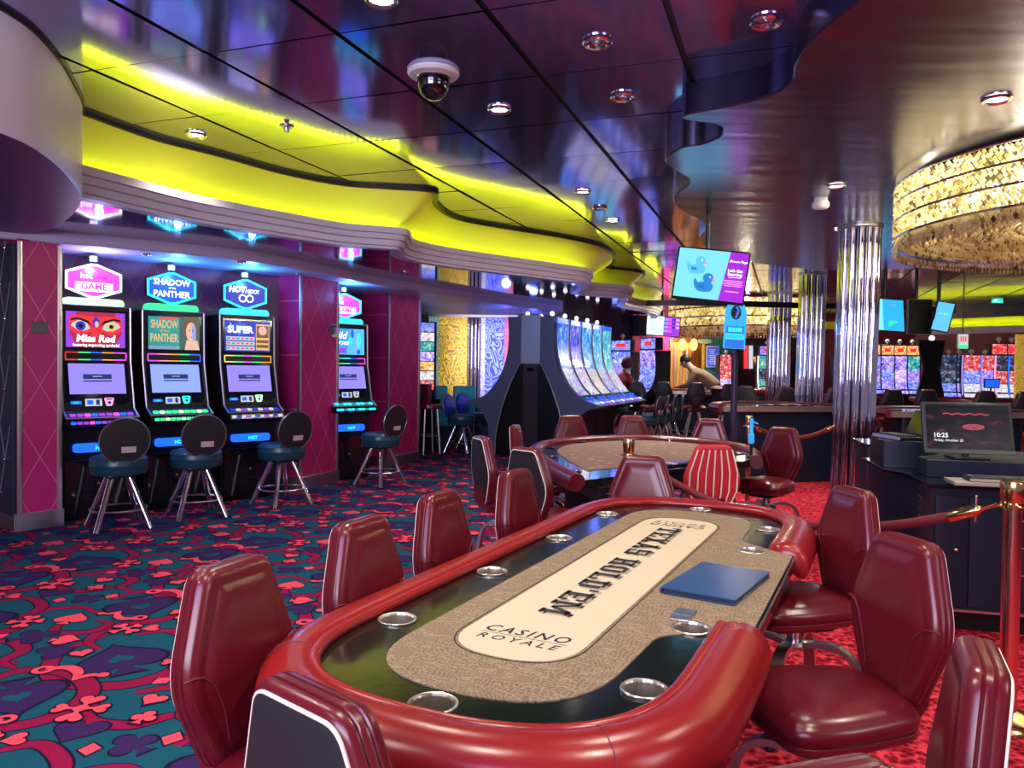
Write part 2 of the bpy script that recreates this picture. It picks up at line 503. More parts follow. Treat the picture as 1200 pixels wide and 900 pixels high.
vine = [([(-0.05, 0.52), (0.02, 0.2), (0.3, 0.02), (0.6, 0.12), (0.66, 0.36), (0.5, 0.56), (0.62, 0.75), (0.85, 0.72)], 0.085),
        ([(0.1, 0.6), (0.2, 0.72), (0.42, 0.66), (0.5, 0.52), (0.4, 0.46)], 0.065),
        ([(0.66, 0.95), (0.66, 1.12), (0.9, 1.2), (1.16, 1.1), (1.24, 0.86), (1.1, 0.62), (1.18, 0.42), (1.34, 0.36)], 0.085),
        ([(0.78, 0.55), (0.9, 0.42), (1.06, 0.5), (1.04, 0.64), (0.92, 0.64)], 0.06),
        ([(0.0, 1.1), (0.16, 0.94), (0.36, 0.98), (0.44, 1.12), (0.56, 1.16)], 0.07),
        ([(0.72, 0.1), (0.84, 0.22), (1.02, 0.18), (1.08, 0.04), (1.22, 0.02)], 0.07)]
for p, w in vine:
    put(TILE, ribbon(p, w + 0.022), 0, 0, 0, c_dark, 1); put(TILE, ribbon(p, w), 0, 0, 0, c_crimson, 2)
for sh, x, y, r, s in ((spade, 0.32, 0.33, 62, 0.42), (spade, 0.93, 0.93, 240, 0.40), (club, 0.88, 0.33, -30, 0.24), (heart, 0.22, 0.86, 20, 0.22), (club, 0.5, 0.88, 80, 0.2), (heart, 1.18, 0.24, 160, 0.2)):
    put(TILE, sh(s * 1.12), x, y, r, c_dark, 3); put(TILE, sh(s), x, y, r, c_purple, 4)
    if s > 0.3:
        put(TILE, heart(s * 0.3), x, y, r + 180, c_teal, 5)
for sh, x, y, r, s in ((spade, 0.78, 0.60, 25, 0.19), (heart, 0.08, 0.70, -40, 0.11), (diamond, 0.60, 0.98, 20, 0.11), (diamond, 0.72, 0.24, -15, 0.10), (diamond, 0.40, 0.78, 40, 0.10),
                       (horn, 0.26, 0.10, 15, 0.36), (horn, 1.0, 0.76, 190, 0.30), (flourish, 0.62, 0.44, 10, 0.2), (flourish, 1.20, 0.62, 50, 0.18), (heart, 0.10, 0.28, 60, 0.11), (flourish, 0.06, 0.98, 0, 0.24), (spade, 1.08, 0.36, -60, 0.15), (heart, 0.86, 0.08, 10, 0.12), (club, 0.36, 1.05, 15, 0.12)):
    put(TILE, horn(s, 0.018) if sh is horn else [inset(q, -0.008) for q in sh(s)], x, y, r, c_dark, 6); put(TILE, sh(s), x, y, r, c_coral, 7)
fl = MB()
fl.add([(-14, -4, 0), (20, -4, 0), (20, 32, 0), (-14, 32, 0)], [(0, 1, 2, 3)], c_teal)
for i in range(-2, 21):
    for j in range(-9, 4):
        ox = j * TW + (0.5 * TW if i % 2 else 0); oy = i * TH
        c = uv(oy + TH / 2, ox + TW / 2)
        if c.y < -0.3 or abs(c.x) > 0.72 * c.y + 1.6 or c.x > 4.2: continue
        if ox > -0.2 and oy < 8: continue
        for q, m, z in TILE:
            fl.add([tuple(uv(y + oy, x + ox)) + (z,) for x, y in q], [tuple(range(len(q)))], m)
struct(fl, 'floor', fix=False)
rd = MB()
rp = [uv(*p) for p in ((-2, -0.62), (2.0, -0.62), (4.4, -0.95), (5.2, -1.75), (9, -2.0), (12.5, -2.4), (17, -3.2), (18.5, -9.0), (30, -9), (30, 14), (-2, 12))]
rd.prism([tuple(p) for p in rp], 0.0002, ZC[0] + 0.001, c_red)

struct(rd, 'floor_red_carpet')

# =================================================================== CEILING
CZ = 3.10
ce = MB()
ce.add([(-10, -5, CZ + 0.012), (20, -5, CZ + 0.012), (20, 34, CZ + 0.012), (-10, 34, CZ + 0.012)], [(3, 2, 1, 0)], shadow_gap)
G1 = Vector((0.336, 0.942)); G2 = Vector((0.942, -0.336))
g0 = Vector((0.14, 4.41)); PU, PV = 0.84, 0.80
for i in range(-11, 32):
    for j in range(-14, 22):
        c = g0 + G1 * (PU * (i + 0.5)) + G2 * (PV * (j + 0.5))
        if c.y < -3 or c.y > 31 or abs(c.x) > 0.8 * max(c.y, 0) + 3.5: continue
        g, gl_ = 0.010, 0.017; ta, tb = random.uniform(-1, 1) * 0.0025, random.uniform(-1, 1) * 0.0025
        q = []
        for a, b in ((-1, -1), (-1, 1), (1, 1), (1, -1)):
            p = c + G1 * (a * (PU / 2 - g * 0.6)) + G2 * (b * (PV / 2 - gl_))
            q.append((p.x, p.y, CZ + a * ta + b * tb))
        ce.add(q, [(0, 1, 2, 3)], ceiling_panel)
struct(ce, 'ceiling', fix=False)

U = [(-3.08, 4.70), (-2.96, 4.94), (-2.86, 5.13), (-2.65, 5.68), (-2.33, 6.12), (-1.99, 6.65), (-1.58, 7.04), (-1.13, 7.17), (-0.76, 7.30), (-0.80, 7.85), (-0.62, 8.62), (-0.03, 9.20), (0.35, 9.5), (0.70, 9.81), (1.16, 10.38), (1.44, 11.2), (1.54, 12.0), (1.55, 12.64), (2.24, 13.3), (2.3, 14.8), (3.1, 16.2), (3.5, 18.2)]
Lg = [(-3.00, 4.62), (-2.90, 4.84), (-2.80, 5.03), (-2.46, 5.78), (-2.24, 6.10), (-2.00, 6.40), (-1.54, 6.92), (-1.18, 7.08), (-1.02, 7.22), (-1.03, 7.72), (-0.80, 8.15), (-0.42, 8.56), (0.18, 9.1), (0.55, 9.45), (0.90, 9.8), (1.03, 10.4), (1.0, 10.9), (1.05, 11.3), (1.8, 11.95), (2.0, 13.5), (2.9, 15.3), (3.2, 17.5)]
Us = spline(U, 5); Ls = spline(Lg, 5)
lm = MB()
lm.plan(Ls, [(0.16, 2.522), (0.05, 2.522), (0.05, 2.545), (0.02, 2.55), (0.02, 2.60), (-0.01, 2.605), (-0.01, 2.65), (-0.04, 2.655), (-0.04, 2.71), (0.00, 2.71), (0.02, 2.67), (0.16, 2.67)], lilac_paint_lt)
struct(lm, 'trim_cove_ledge', sharp=25)
def offs(path, d):
    P = [Vector(p) for p in path]; o = []
    for i in range(len(P)):
        t = (P[min(i + 1, len(P) - 1)] - P[max(i - 1, 0)]).normalized()
        o.append((P[i].x - t.y * d, P[i].y + t.x * d))
    return o
cv = MB()
base = offs(Ls, 0.20)
rr = []
for k in range(9):
    t = k / 8; e = t ** 0.75
    rr.append([(b[0] * (1 - e) + u[0] * e, b[1] * (1 - e) + u[1] * e, 2.66 + (CZ - 2.66) * t) for b, u in zip(base, Us)])
cv.loft(rr, cove_paint, None, False, False, closed=False)
struct(cv, 'wall_cove', fix=False, sharp=60)
led = MB()
acc = 0.0; lp_ = [Vector(p) for p in offs(Ls, 0.10)]
for a_, b_ in zip(lp_, lp_[1:]):
    ln_ = (b_ - a_).length; dd_ = (b_ - a_).normalized()
    while acc < ln_:
        q_ = a_ + dd_ * acc
        led.box((q_.x, q_.y, 2.688), (0.034, 0.026, 0.022), cove_led, rz=math.atan2(dd_.y, dd_.x)); acc += 0.058
    acc -= ln_
led.plan([tuple(p) for p in lp_], [(-0.02, 2.672), (-0.02, 2.678), (0.02, 2.678), (0.02, 2.672)], white_paint)
tag(led.build('cove_light_strip'), 'yellow glowing light strip lying along the wavy ceiling ledge', 'light strip')
gp = MB(); gp.plan(Us, [(0.03, CZ - 0.03), (-0.025, CZ - 0.03), (-0.025, CZ + 0.01), (0.03, CZ + 0.01)], shadow_gap)
struct(gp, 'trim_shadow_gap')

# low mirror soffit over the machines, and the lilac beam round the alcoves
beam_line = spline([(-5.4, 5.6), (-4.6, 6.22), (-4.05, 6.6), (-3.3, 7.1), (-2.66, 7.62), (-2.2, 8.5), (-1.6, 10.0), (-0.72, 11.5), (0.05, 12.9), (0.62, 13.6), (0.9, 14.1), (0.8, 14.9), (0.2, 15.4)], 5)
sf = MB()
so = offs(Ls, 0.10)
idx = [i for i, p in enumerate(so) if p[1] < 16]
sp_ = [so[i] for i in idx] + [(-1, 17), (-9, 17), (-9, 3.4)]
sf.prism(sp_, 2.56, 2.60, soffit_mirror)
struct(sf, 'ceiling_low_soffit')
bmm = MB()
bmm.prism([p for p in beam_line] + [(-9, 16), (-9, 5.6)], 2.46, 2.60, lilac_paint, None, 0.01)
struct(bmm, 'trim_alcove_beam', sharp=25)

# rounded bulkhead at the left
dr = MB()
dp = spline([(-3.1, 2.3), (-2.62, 2.9), (-2.41, 3.66), (-2.46, 4.12), (-2.62, 4.6), (-2.84, 5.10), (-3.32, 5.80), (-3.92, 6.42), (-4.6, 6.8)], 5) + [(-7.5, 6.9), (-7.5, 2.3)]
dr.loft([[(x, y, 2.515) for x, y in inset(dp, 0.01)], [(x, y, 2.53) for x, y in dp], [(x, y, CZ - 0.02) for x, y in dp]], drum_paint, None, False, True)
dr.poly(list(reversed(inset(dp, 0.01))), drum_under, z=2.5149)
struct(dr, 'trim_round_bulkhead', sharp=40)
gp2 = MB(); gp2.plan(dp[:41], [(-0.012, CZ - 0.02), (0.02, CZ - 0.02), (0.02, CZ + 0.01), (-0.012, CZ + 0.01)], shadow_gap)
struct(gp2, 'trim_bulkhead_gap')

# dropped satin soffit on the right with its wavy edge
DZ = 2.92
de = spline([(2.9, 0.3), (2.1, 1.4), (1.55, 2.5), (1.36, 3.1), (1.31, 3.45), (1.34, 3.75), (1.40, 3.98), (1.34, 4.2), (1.17, 4.36), (1.0, 4.48), (0.99, 4.58), (1.22, 4.68), (1.29, 4.88), (1.22, 5.08), (1.10, 5.18), (1.06, 5.5), (1.22, 5.8), (1.38, 6.1), (1.36, 6.6), (1.5, 7.1), (1.95, 7.9), (2.1, 8.8), (2.6, 9.8), (3.3, 10.6), (4.4, 11.2), (5.6, 11.0), (7.2, 10.4), (9.5, 10.4)], 5)
ds = MB()
dpoly = de + [(11, 10), (11, 0.3)]
ds.prism(list(reversed(dpoly)), DZ, CZ + 0.005, soffit_satin, None, 0.008)
struct(ds, 'ceiling_dropped_soffit', sharp=25)
# black curved ceiling edge far across the room
bt = MB()
bt.plan(spline([tuple(gy(660, 362, 15.2).xy), tuple(gy(720, 371, 14.6).xy), tuple(gy(790, 369, 14.2).xy), tuple(gy(860, 360, 14.2).xy), tuple(gy(950, 353, 14.4).xy), tuple(gy(1040, 352, 14.6).xy), tuple(gy(1120, 356, 15.2).xy)], 5),
        [(0.0, 2.62), (0.0, 2.72), (0.12, 2.72), (0.12, 2.62)], black_plastic)
struct(bt, 'trim_black_ceiling_edge')

# =================================================================== WALLS AND PILLARS AT THE LEFT
def obox(name, corner, d, w, dep, z0, z1, m, bev=0.0):
    """Upright box: front face from corner along d, depth to the left of d; local x along the front."""
    b = MB(); b.prism([(0, 0), (w, 0), (w, dep), (0, dep)], z0, z1, m, None, bev)
    return b.build(name, None, (corner[0], corner[1], 0), math.atan2(d[1], d[0]))
def pillar(corner, d, w, dep, name):
    o = obox(name, corner, d, w, dep, 0, 2.47, magenta_wall); o['kind'] = 'structure'
    t = MB()
    for x in (-0.004, w - 0.028): t.box((x + 0.016, -0.002, 1.3), (0.04, 0.02, 2.3), steel, bev=0.004)
    t.box((w / 2, 0, 0.075), (w + 0.04, 0.05, 0.15), dull_steel, bev=0.006)
    t.box((-0.003, dep / 2, 0.075), (0.05, dep, 0.15), dull_steel, bev=0.006)
    q = t.build(name.replace('wall', 'trim') + '_edging', None, (corner[0], corner[1], 0), math.atan2(d[1], d[0])); q['kind'] = 'structure'
pillar((-2.43, 8.81), (0.39, 0.92), 0.74, 0.62, 'wall_pillar_a')
pillar((-1.77, 10.99), (0.44, 0.90), 0.82, 0.70, 'wall_pillar_b')
pillar((-4.16, 6.50), (0.63, 0.78), 0.335, 1.6, 'wall_pillar_c')
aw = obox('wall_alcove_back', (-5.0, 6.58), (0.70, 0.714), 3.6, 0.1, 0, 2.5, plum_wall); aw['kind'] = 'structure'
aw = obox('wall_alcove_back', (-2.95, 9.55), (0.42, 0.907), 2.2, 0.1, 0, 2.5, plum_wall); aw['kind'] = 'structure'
# dark tufted panel left of the first pillar
tp = MB()
tuft = mat('dark_teal_tufted_panel', (0.010, 0.022, 0.050), 0.4)
ln_m = mat('pale_seam', (0.20, 0.22, 0.28), 0.4)
tp.box((0, 0, 1.28), (1.5, 0.03, 2.3), tuft)
for i in range(-2, 3):
    for k in range(8):
        x = i * 0.24 + (0.12 if k % 2 else 0); z = 0.3 + k * 0.3
        tp.sphere((x, -0.018, z), 0.014, chrome, n=8, k=6)
        for sx in (-1, 1): tp.tube([(x, -0.017, z), (x + sx * 0.12, -0.017, z + 0.3)], 0.004, ln_m, n=4)
d_ = Vector((0.63, 0.78)); n_ = Vector((-0.78, 0.63))
pc = Vector((-4.16, 6.50)) + n_ * 0.78 - d_ * 0.02
o = tp.build('tufted_wall_panel', None, (pc.x, pc.y, 0), math.atan2(n_.y, n_.x) + PI)
o['kind'] = 'structure'

# =================================================================== POKER TABLE
def slab_letter(ch):
    Q = lambda x0, x1, y0, y1: [(x0, y0), (x1, y0), (x1, y1), (x0, y1)]
    D = lambda x0, x1, w, y0=0.0, y1=1.0: [(x0, y0), (x0 + w, y0), (x1 + w, y1), (x1, y1)]
    return {
        'T': ([Q(0, .8, .84, 1), Q(.28, .52, .05, .95), Q(.14, .66, 0, .13), Q(0, .13, .62, .9), Q(.67, .8, .62, .9)], .8),
        'E': ([Q(.08, .32, .05, .95), Q(0, .75, .86, 1), Q(0, .75, 0, .14), Q(.3, .56, .43, .57), Q(.63, .75, .66, .9), Q(.63, .75, .1, .34)], .75),
        'X': ([D(.1, .5, .22), D(.5, .1, .22), Q(0, .36, 0, .13), Q(.46, .82, 0, .13), Q(0, .36, .87, 1), Q(.46, .82, .87, 1)], .82),
        'A': ([D(.1, .34, .18), D(.56, .32, .2), Q(.26, .6, .26, .38), Q(0, .34, 0, .13), Q(.5, .86, 0, .13), Q(.22, .6, .88, 1)], .86),
        'S': ([Q(.04, .68, .86, 1), Q(.04, .27, .5, .95), Q(.04, .7, .43, .58), Q(.47, .7, .05, .5), Q(.04, .7, 0, .14), Q(.58, .7, .66, .9), Q(.04, .15, .1, .34)], .72),
        'H': ([Q(.07, .3, .05, .95), Q(.5, .73, .05, .95), Q(.25, .55, .42, .57), Q(0, .37, 0, .13), Q(.43, .8, 0, .13), Q(0, .37, .87, 1), Q(.43, .8, .87, 1)], .8),
        'O': ([Q(.03, .27, .12, .88), Q(.48, .72, .12, .88), Q(.12, .63, .86, 1), Q(.12, .63, 0, .14)], .75),
        'L': ([Q(.08, .32, .05, .95), Q(0, .42, .87, 1), Q(0, .72, 0, .14), Q(.6, .72, .1, .38)], .72),
        'D': ([Q(.08, .31, .05, .95), Q(0, .6, .86, 1), Q(0, .6, 0, .14), Q(.5, .74, .12, .88)], .76),
        "'": ([Q(.05, .2, .66, 1)], .25),
        'M': ([Q(.06, .26, .05, .95), Q(.78, .98, .05, .95), D(.48, .16, .14, .2, 1), D(.46, .76, .14, .2, 1), Q(0, .32, 0, .13), Q(.72, 1.04, 0, .13), Q(0, .24, .87, 1), Q(.8, 1.04, .87, 1)], 1.04),
        ' ': ([], .42)}[ch]
def slab_text(mb, s, h, cond, m, M, x, y, z):
    """Heavy slab-serif capitals, centred on (x, y)."""
    w = sum(slab_letter(c)[1] + .1 for c in s) * h * cond
    cx = x - w / 2
    for c in s:
        qs, lw = slab_letter(c)
        for q in qs: mb.poly([(cx + a * h * cond, y + (b - .5) * h) for a, b in q], m, M, z)
        cx += (lw + .1) * h * cond

TC = uv(2.586, -0.825)
pt = thing('poker_table', 'long poker table with padded red rail and tan playing surface, nearest table', 'poker table', (TC.x, TC.y, 0), math.degrees(A_ANG), None)
# local frame: y along the table (away from the camera), x across (to the dealer side at the right)
def stadium(hw, hl, r): return round_poly([(-hw, -hl), (hw, -hl), (hw, hl), (-hw, hl)], r, 12)
TZ = 0.755
deck = MB()
op = stadium(0.455, 1.335, 0.46)
deck.prism(op, TZ - 0.06, TZ, race_black, None, 0.004)
deck.build('racetrack', pt)
fm = MB()
fp = round_poly([(-0.275, -1.175), (0.28, -1.175), (0.30, -0.62), (0.515, -0.46), (0.515, 0.46), (0.30, 0.62), (0.28, 1.175), (-0.275, 1.175)], [0.34, 0.34, 0.05, 0.02, 0.02, 0.05, 0.34, 0.34], 10)
fm.prism(fp, TZ - 0.002, TZ + 0.003, felt_tan)
fm.build('playing_cloth', pt)
cp = MB()
pp = round_poly([(-0.165, -0.955), (0.165, -0.955), (0.165, 0.955), (-0.165, 0.955)], 0.165, 10)
cp.prism(pp, TZ, TZ + 0.0042, cream_cloth)
for d, w in ((0.008, 0.004),):
    a, b = inset(pp, -d), inset(pp, -d - w)
    cp.add([(x, y, TZ + 0.004) for x, y in a] + [(x, y, TZ + 0.004) for x, y in b], [(i, (i + 1) % len(a), len(a) + (i + 1) % len(a), len(a) + i) for i in range(len(a))], ink)
Mt = plane_M((0, 0, TZ + 0.0048), (0, -1, 0), (1, 0, 0))
slab_text(cp, "TEXAS HOLD'EM", 0.090, 1.38, ink_grey, Mt, -0.043, 0.004, 0.0)
slab_text(cp, "TEXAS HOLD'EM", 0.090, 1.38, ink, Mt, -0.055, -0.010, 0.0006)
for sg in (1, -1):
    Mc = plane_M((0, -sg * 0.80, TZ + 0.005), (sg, 0, 0), (0, sg, 0))
    cp.text('CASINO', 0.046, ink, Mc, 0, 0.022, 0, shear=0.22, sp=1.28, bold=0.012, maxw=0.235)
    cp.text('ROYALE', 0.034, ink, Mc, 0, -0.040, 0, shear=0.22, sp=1.5, bold=0.006, maxw=0.225)
    cp.poly(rect(0.24, 0.002, cx=0.0, cy=-0.012), ink, Mc)
cp.build('cream_logo_panel', pt)['label'] = 'cream panel with black lettering'
# padded rail: a C open on the dealer side, ends rounded off
rp_ = stadium(0.49, 1.37, 0.50)
cl = spline(rp_, 1, True)
ys = [(x, y) for x, y in rp_]
path = []
# order: start on the dealer side below the gap, go round the near end, up the player side, round the far end, to the gap
n = len(ys)
# stadium goes (-,-)->(+,-)->(+,+)->(-,+); split at x=+ side
right_near = [p for p in ys[:26]]
path = [(0.49, -0.50), (0.49, -0.7)] + [p for p in reversed(ys[13:26])] + [p for p in reversed(ys[0:13])] + [(-0.49, -0.4), (-0.49, 0.0), (-0.49, 0.4)] + [p for p in reversed(ys[39:52])] + [p for p in reversed(ys[26:39])] + [(0.49, 0.7), (0.49, 0.52)]
rail_prof = [(-0.052, 0.766), (-0.054, 0.745), (-0.04, 0.720), (0.0, 0.690), (0.040, 0.664), (0.064, 0.662), (0.077, 0.684), (0.077, 0.716), (0.067, 0.748), (0.044, 0.773), (0.012, 0.786), (-0.022, 0.785), (-0.043, 0.778)]
rl = MB()
# travel is clockwise seen from above (the table lies to the right), so positive offsets point outward
full = []
for i in range(len(path) - 1):
    a, b = Vector(path[i]), Vector(path[i + 1]); k = max(1, int((b - a).length / 0.06))
    full += [tuple(a.lerp(b, t / k)) for t in range(k)]
full.append(path[-1])
cxp, czp = 0.016, 0.728
P = [Vector(p) for p in full]; rr = []
def rail_ring(p, t, sc):
    q = Vector((-t.y, t.x))
    return [(p.x + q.x * ((o - cxp) * sc + cxp), p.y + q.y * ((o - cxp) * sc + cxp), (z - czp) * sc + czp) for o, z in rail_prof]
for i in range(len(P)):
    t = (P[min(i + 1, len(P) - 1)] - P[max(i - 1, 0)]).normalized()
    if i == 0:
        for e, sc in ((0.022, 0.45), (0.015, 0.78), (0.006, 0.94)): rr.append(rail_ring(P[0] - t * e, t, sc))
    rr.append(rail_ring(P[i], t, 1.0))
    if i == len(P) - 1:
        for e, sc in ((0.006, 0.94), (0.015, 0.78), (0.022, 0.45)): rr.append(rail_ring(P[-1] + t * e, t, sc))
rl.loft(rr, red_leather)
for k in (int(len(P) * 0.30), int(len(P) * 0.52), int(len(P) * 0.14), int(len(P) * 0.72)):
    t = (P[k + 1] - P[k]).normalized()
    rl.tube([(a * 1.0, b * 1.0, c) for a, b, c in rail_ring(P[k], t, 1.012)], 0.0012, seam_red, n=5, closed=True)
rl.build('padded_rail', pt, sharp=60)
# inner red roll where the rail meets the racetrack
rr2 = MB()
rr2.tube([(x, y, TZ + 0.012) for x, y in [tuple(P[i] - Vector((-(P[min(i + 1, len(P) - 1)] - P[max(i - 1, 0)]).normalized().y, (P[min(i + 1, len(P) - 1)] - P[max(i - 1, 0)]).normalized().x)) * 0.052) for i in range(len(P))]], 0.016, red_leather, n=8)
rr2.build('inner_rail_roll', pt, sharp=60)
cup_steel = mat('cup_steel', (0.72, 0.66, 0.56), 0.28, 0.95)
cups = [(0, -1.245), (0, 1.245)] + [(-0.365, y) for y in (-0.84, -0.28, 0.31, 0.90)] + [(0.365, y) for y in (-0.97, -0.53, 0.47, 0.92)]
for x, y in cups:
    c = MB()
    c.lathe([(0.0525, 0.0005), (0.0535, 0.0045), (0.0515, 0.0065), (0.0475, 0.0055), (0.0460, 0.000), (0.0455, -0.02), (0.0455, -0.065), (0.001, -0.066)], cup_steel, n=26, cap=False)
    c.build('cup_holder', pt, (x, y, TZ), sharp=8)
# holes are shown by the cups' own depth: cut the deck there
for ob in (bpy.data.objects['racetrack'], bpy.data.objects['playing_cloth']):
    cut = MB()
    for x, y in cups: cut.lathe([(0.047, -0.1), (0.047, 0.1)], black_gloss, n=28, c=(x, y, TZ))
    co = cut.build('cutter')
    md = ob.modifiers.new('holes', 'BOOLEAN'); md.operation = 'DIFFERENCE'; md.solver = 'EXACT'
    co.parent = pt; md.object = co
    dg = bpy.context.evaluated_depsgraph_get()
    me = bpy.data.meshes.new_from_object(ob.evaluated_get(dg))
    ob.modifiers.clear(); ob.data = me; me.set_sharp_from_angle(angle=R(30))
    bpy.data.objects.remove(co)
ed = MB()
ed.box((0.512, 0, TZ - 0.028), (0.02, 0.98, 0.055), black_gloss, bev=0.003)
ed.tube([(0.523, -0.49, TZ - 0.006), (0.523, 0.49, TZ - 0.006)], 0.004, steel, n=6)
ed.build('dealer_edge', pt)
dp_ = MB()
dp_.box((0.32, -0.435, TZ + 0.005), (0.058, 0.105, 0.006), steel, bev=0.003)
dp_.box((0.32, -0.435, TZ + 0.009), (0.05, 0.010, 0.003), black_gloss)
dp_.build('money_slot_plate', pt)['label'] = 'small shiny metal slot plate'
ap = MB()
ap.prism(stadium(0.44, 1.30, 0.44), 0.60, 0.70, black_plastic, None, 0.01)
ap.build('apron', pt)
for sy in (-0.26, 0.42):
    lg = MB()
    lg.prism(rect(0.14, 0.14, 0.03, 3), 0.04, 0.61, black_plastic, Matrix.Translation((0, sy, 0)))
    lg.prism(rect(0.32, 0.18, 0.05, 3), 0.006, 0.05, black_plastic, Matrix.Translation((0, sy, 0)), 0.01)
    lg.build('pedestal_leg', pt)

# folder on the table
fo = MB()
blue_cover = mat('blue_leatherette', (0.010, 0.050, 0.16), 0.28, bump=(60, 0.25, 0.002))
fo.box((0, 0, 0.003), (0.235, 0.385, 0.004), blue_cover, bev=0.003)
fo.box((0.004, 0, 0.010), (0.222, 0.37, 0.009), black_vinyl)
fo.box((0, 0, 0.017), (0.235, 0.385, 0.004), blue_cover, bev=0.003)
fo.box((-0.1145, 0, 0.010), (0.006, 0.385, 0.014), blue_cover, bev=0.002)
fpos = uv(2.586 - 0.075, -0.825 + 0.343)
o = fo.build('folder', None, (fpos.x, fpos.y, TZ + 0.0035), A_ANG - R(97))
tag(o, 'dark blue leatherette folder lying on the tan poker table cloth', 'folder')

# =================================================================== CASINO CHAIRS
COFFIN = soft_poly([(-0.098, 0.0), (0.098, 0.0), (0.198, 0.225), (0.110, 0.470), (-0.110, 0.470), (-0.198, 0.225)], [0.05, 0.05, 0.08, 0.042, 0.042, 0.08], 6)
def make_chair(name, label, leather, legmat, face, loc, group, striped=None, seat_leather=None):
    t = thing(name, label, 'chair', loc, face, group)
    seat_leather = seat_leather or leather
    lean = Matrix.Translation((0, -0.240, 0.495)) @ Matrix.Rotation(R(5), 4, 'X')
    # in the backrest's own plane: x across, y out to the sitter, z up
    def f(x, y, d): return (x, d + 0.30 * x * x, y)
    b = MB()
    prof = [(0.025, -0.010), (0.008, -0.008), (0.001, 0.0), (0.0, 0.010), (0.0045, 0.0135), (0.0, 0.017), (0.0, 0.027), (0.0045, 0.0305), (0.001, 0.034), (0.003, 0.044), (0.010, 0.053), (0.022, 0.059), (0.036, 0.0605), (0.041, 0.0600), (0.047, 0.0630), (0.062, 0.0685), (0.080, 0.0715), (0.094, 0.0725)]
    b.rings(COFFIN, prof, striped or leather, lean, f)
    if not striped:
        for s in (-1, 1):
            b.tube([f(s * x, y, d) for x, y, d in ((0.192, 0.245, 0.046), (0.170, 0.248, 0.0585), (0.146, 0.242, 0.063), (0.118, 0.215, 0.0695), (0.092, 0.15, 0.0695), (0.076, 0.07, 0.063))], 0.0030, seam_red, lean, n=5)
    b.build('backrest', t, sharp=50)
    if striped:
        st = MB()
        for k in range(7):
            x = -0.165 + 0.055 * k
            st.tube([f(x * (0.6 if y < 0.1 else 0.95 if y < 0.3 else 0.68), y, -0.012) for y in (0.04, 0.17, 0.29, 0.44)], 0.005, cream_pipe, lean, n=5)
        st.build('stripe_piping', t)
    else:
        sh = MB()
        sh.rings(COFFIN, [(0.020, -0.008), (0.016, -0.013), (0.030, -0.016)], black_vinyl, lean, f)
        so_ = sh.build('back_panel', t); so_['label'] = 'black vinyl rear panel'
        pi = MB()
        pi.tube([f(x, y, -0.010) for x, y in COFFIN(0.014)], 0.0035, cream_pipe, lean, n=6, closed=True)
        pi.build('back_piping', t)
    # upright sleeve joining back and seat
    k = MB()
    k.loft([[(x * 0.085, -0.19 + yy, 0.445) for x, yy in ((-1, -0.03), (1, -0.03), (1, 0.03), (-1, 0.03))],
            [(x * 0.080, -0.245 + yy, 0.50) for x, yy in ((-1, -0.025), (1, -0.025), (1, 0.03), (-1, 0.03))],
            [(x * 0.075, -0.268 + yy, 0.62) for x, yy in ((-1, -0.012), (1, -0.012), (1, 0.025), (-1, 0.025))]], seat_leather)
    k.build('upright_sleeve', t)
    s_ = MB()
    sp = soft_poly([(-0.165, -0.21), (0.165, -0.21), (0.215, 0.08), (0.195, 0.225), (-0.195, 0.225), (-0.215, 0.08)], [0.10, 0.10, 0.12, 0.12, 0.12, 0.12], 6)
    s_.rings(sp, [(0.06, 0.438), (0.015, 0.443), (0.0, 0.455), (0.0, 0.470), (0.007, 0.475), (0.0, 0.480), (-0.004, 0.500), (0.003, 0.518), (0.009, 0.521), (0.012, 0.527), (0.035, 0.541), (0.08, 0.552), (0.13, 0.557)], seat_leather)
    s_.build('seat', t, sharp=50)
    m = MB()
    m.prism(rect(0.20, 0.26, 0.03, 3), 0.405, 0.442, black_plastic, None, 0.005)
    m.tube([(0.08, 0.05, 0.42), (0.20, 0.06, 0.41)], 0.007, black_plastic, n=6)
    m.build('tilt_mechanism', t)
    p = MB(); p.lathe([(0.028, 0.31), (0.028, 0.41)], legmat, n=16); p.lathe([(0.045, 0.315), (0.05, 0.33), (0.045, 0.345)], legmat, n=16)
    p.build('post', t)
    for a in (45, 135, 225, 315):
        l = MB()
        c_, s2 = math.cos(R(a)), math.sin(R(a))
        l.tube([(r * c_, r * s2, z) for r, z in spline([(0.02, 0.330), (0.11, 0.345), (0.19, 0.335), (0.245, 0.280), (0.272, 0.17), (0.288, 0.07), (0.292, 0.018)], 4)], 0.016, legmat, n=8, flat=(0.045, 0.022))
        lo = l.build('leg', t, sharp=40)
        g = MB(); g.lathe([(0.018, 0.006), (0.022, 0.010), (0.018, 0.022)], black_plastic, n=12, c=(0.292 * c_, 0.292 * s2, 0))
        g.build('glide', lo)
    return t
GP = 'burgundy chairs around the near poker table'
leg_chrome = steel
def back_loc(px, py, face, d=0.28, z=0.955):
    """Chair base from the pixel at the top middle of its backrest."""
    p = gz(px, py, z).xy + Vector((math.cos(R(face)), math.sin(R(face)))) * d
    return (p.x, p.y, 0.006)
CH = make_chair('casino_chair', 'burgundy padded chair at the table’s left side, closest to its near left corner'.replace('’', "'"), burgundy, leg_chrome, -22, back_loc(280, 666, -22, 0.225), GP)
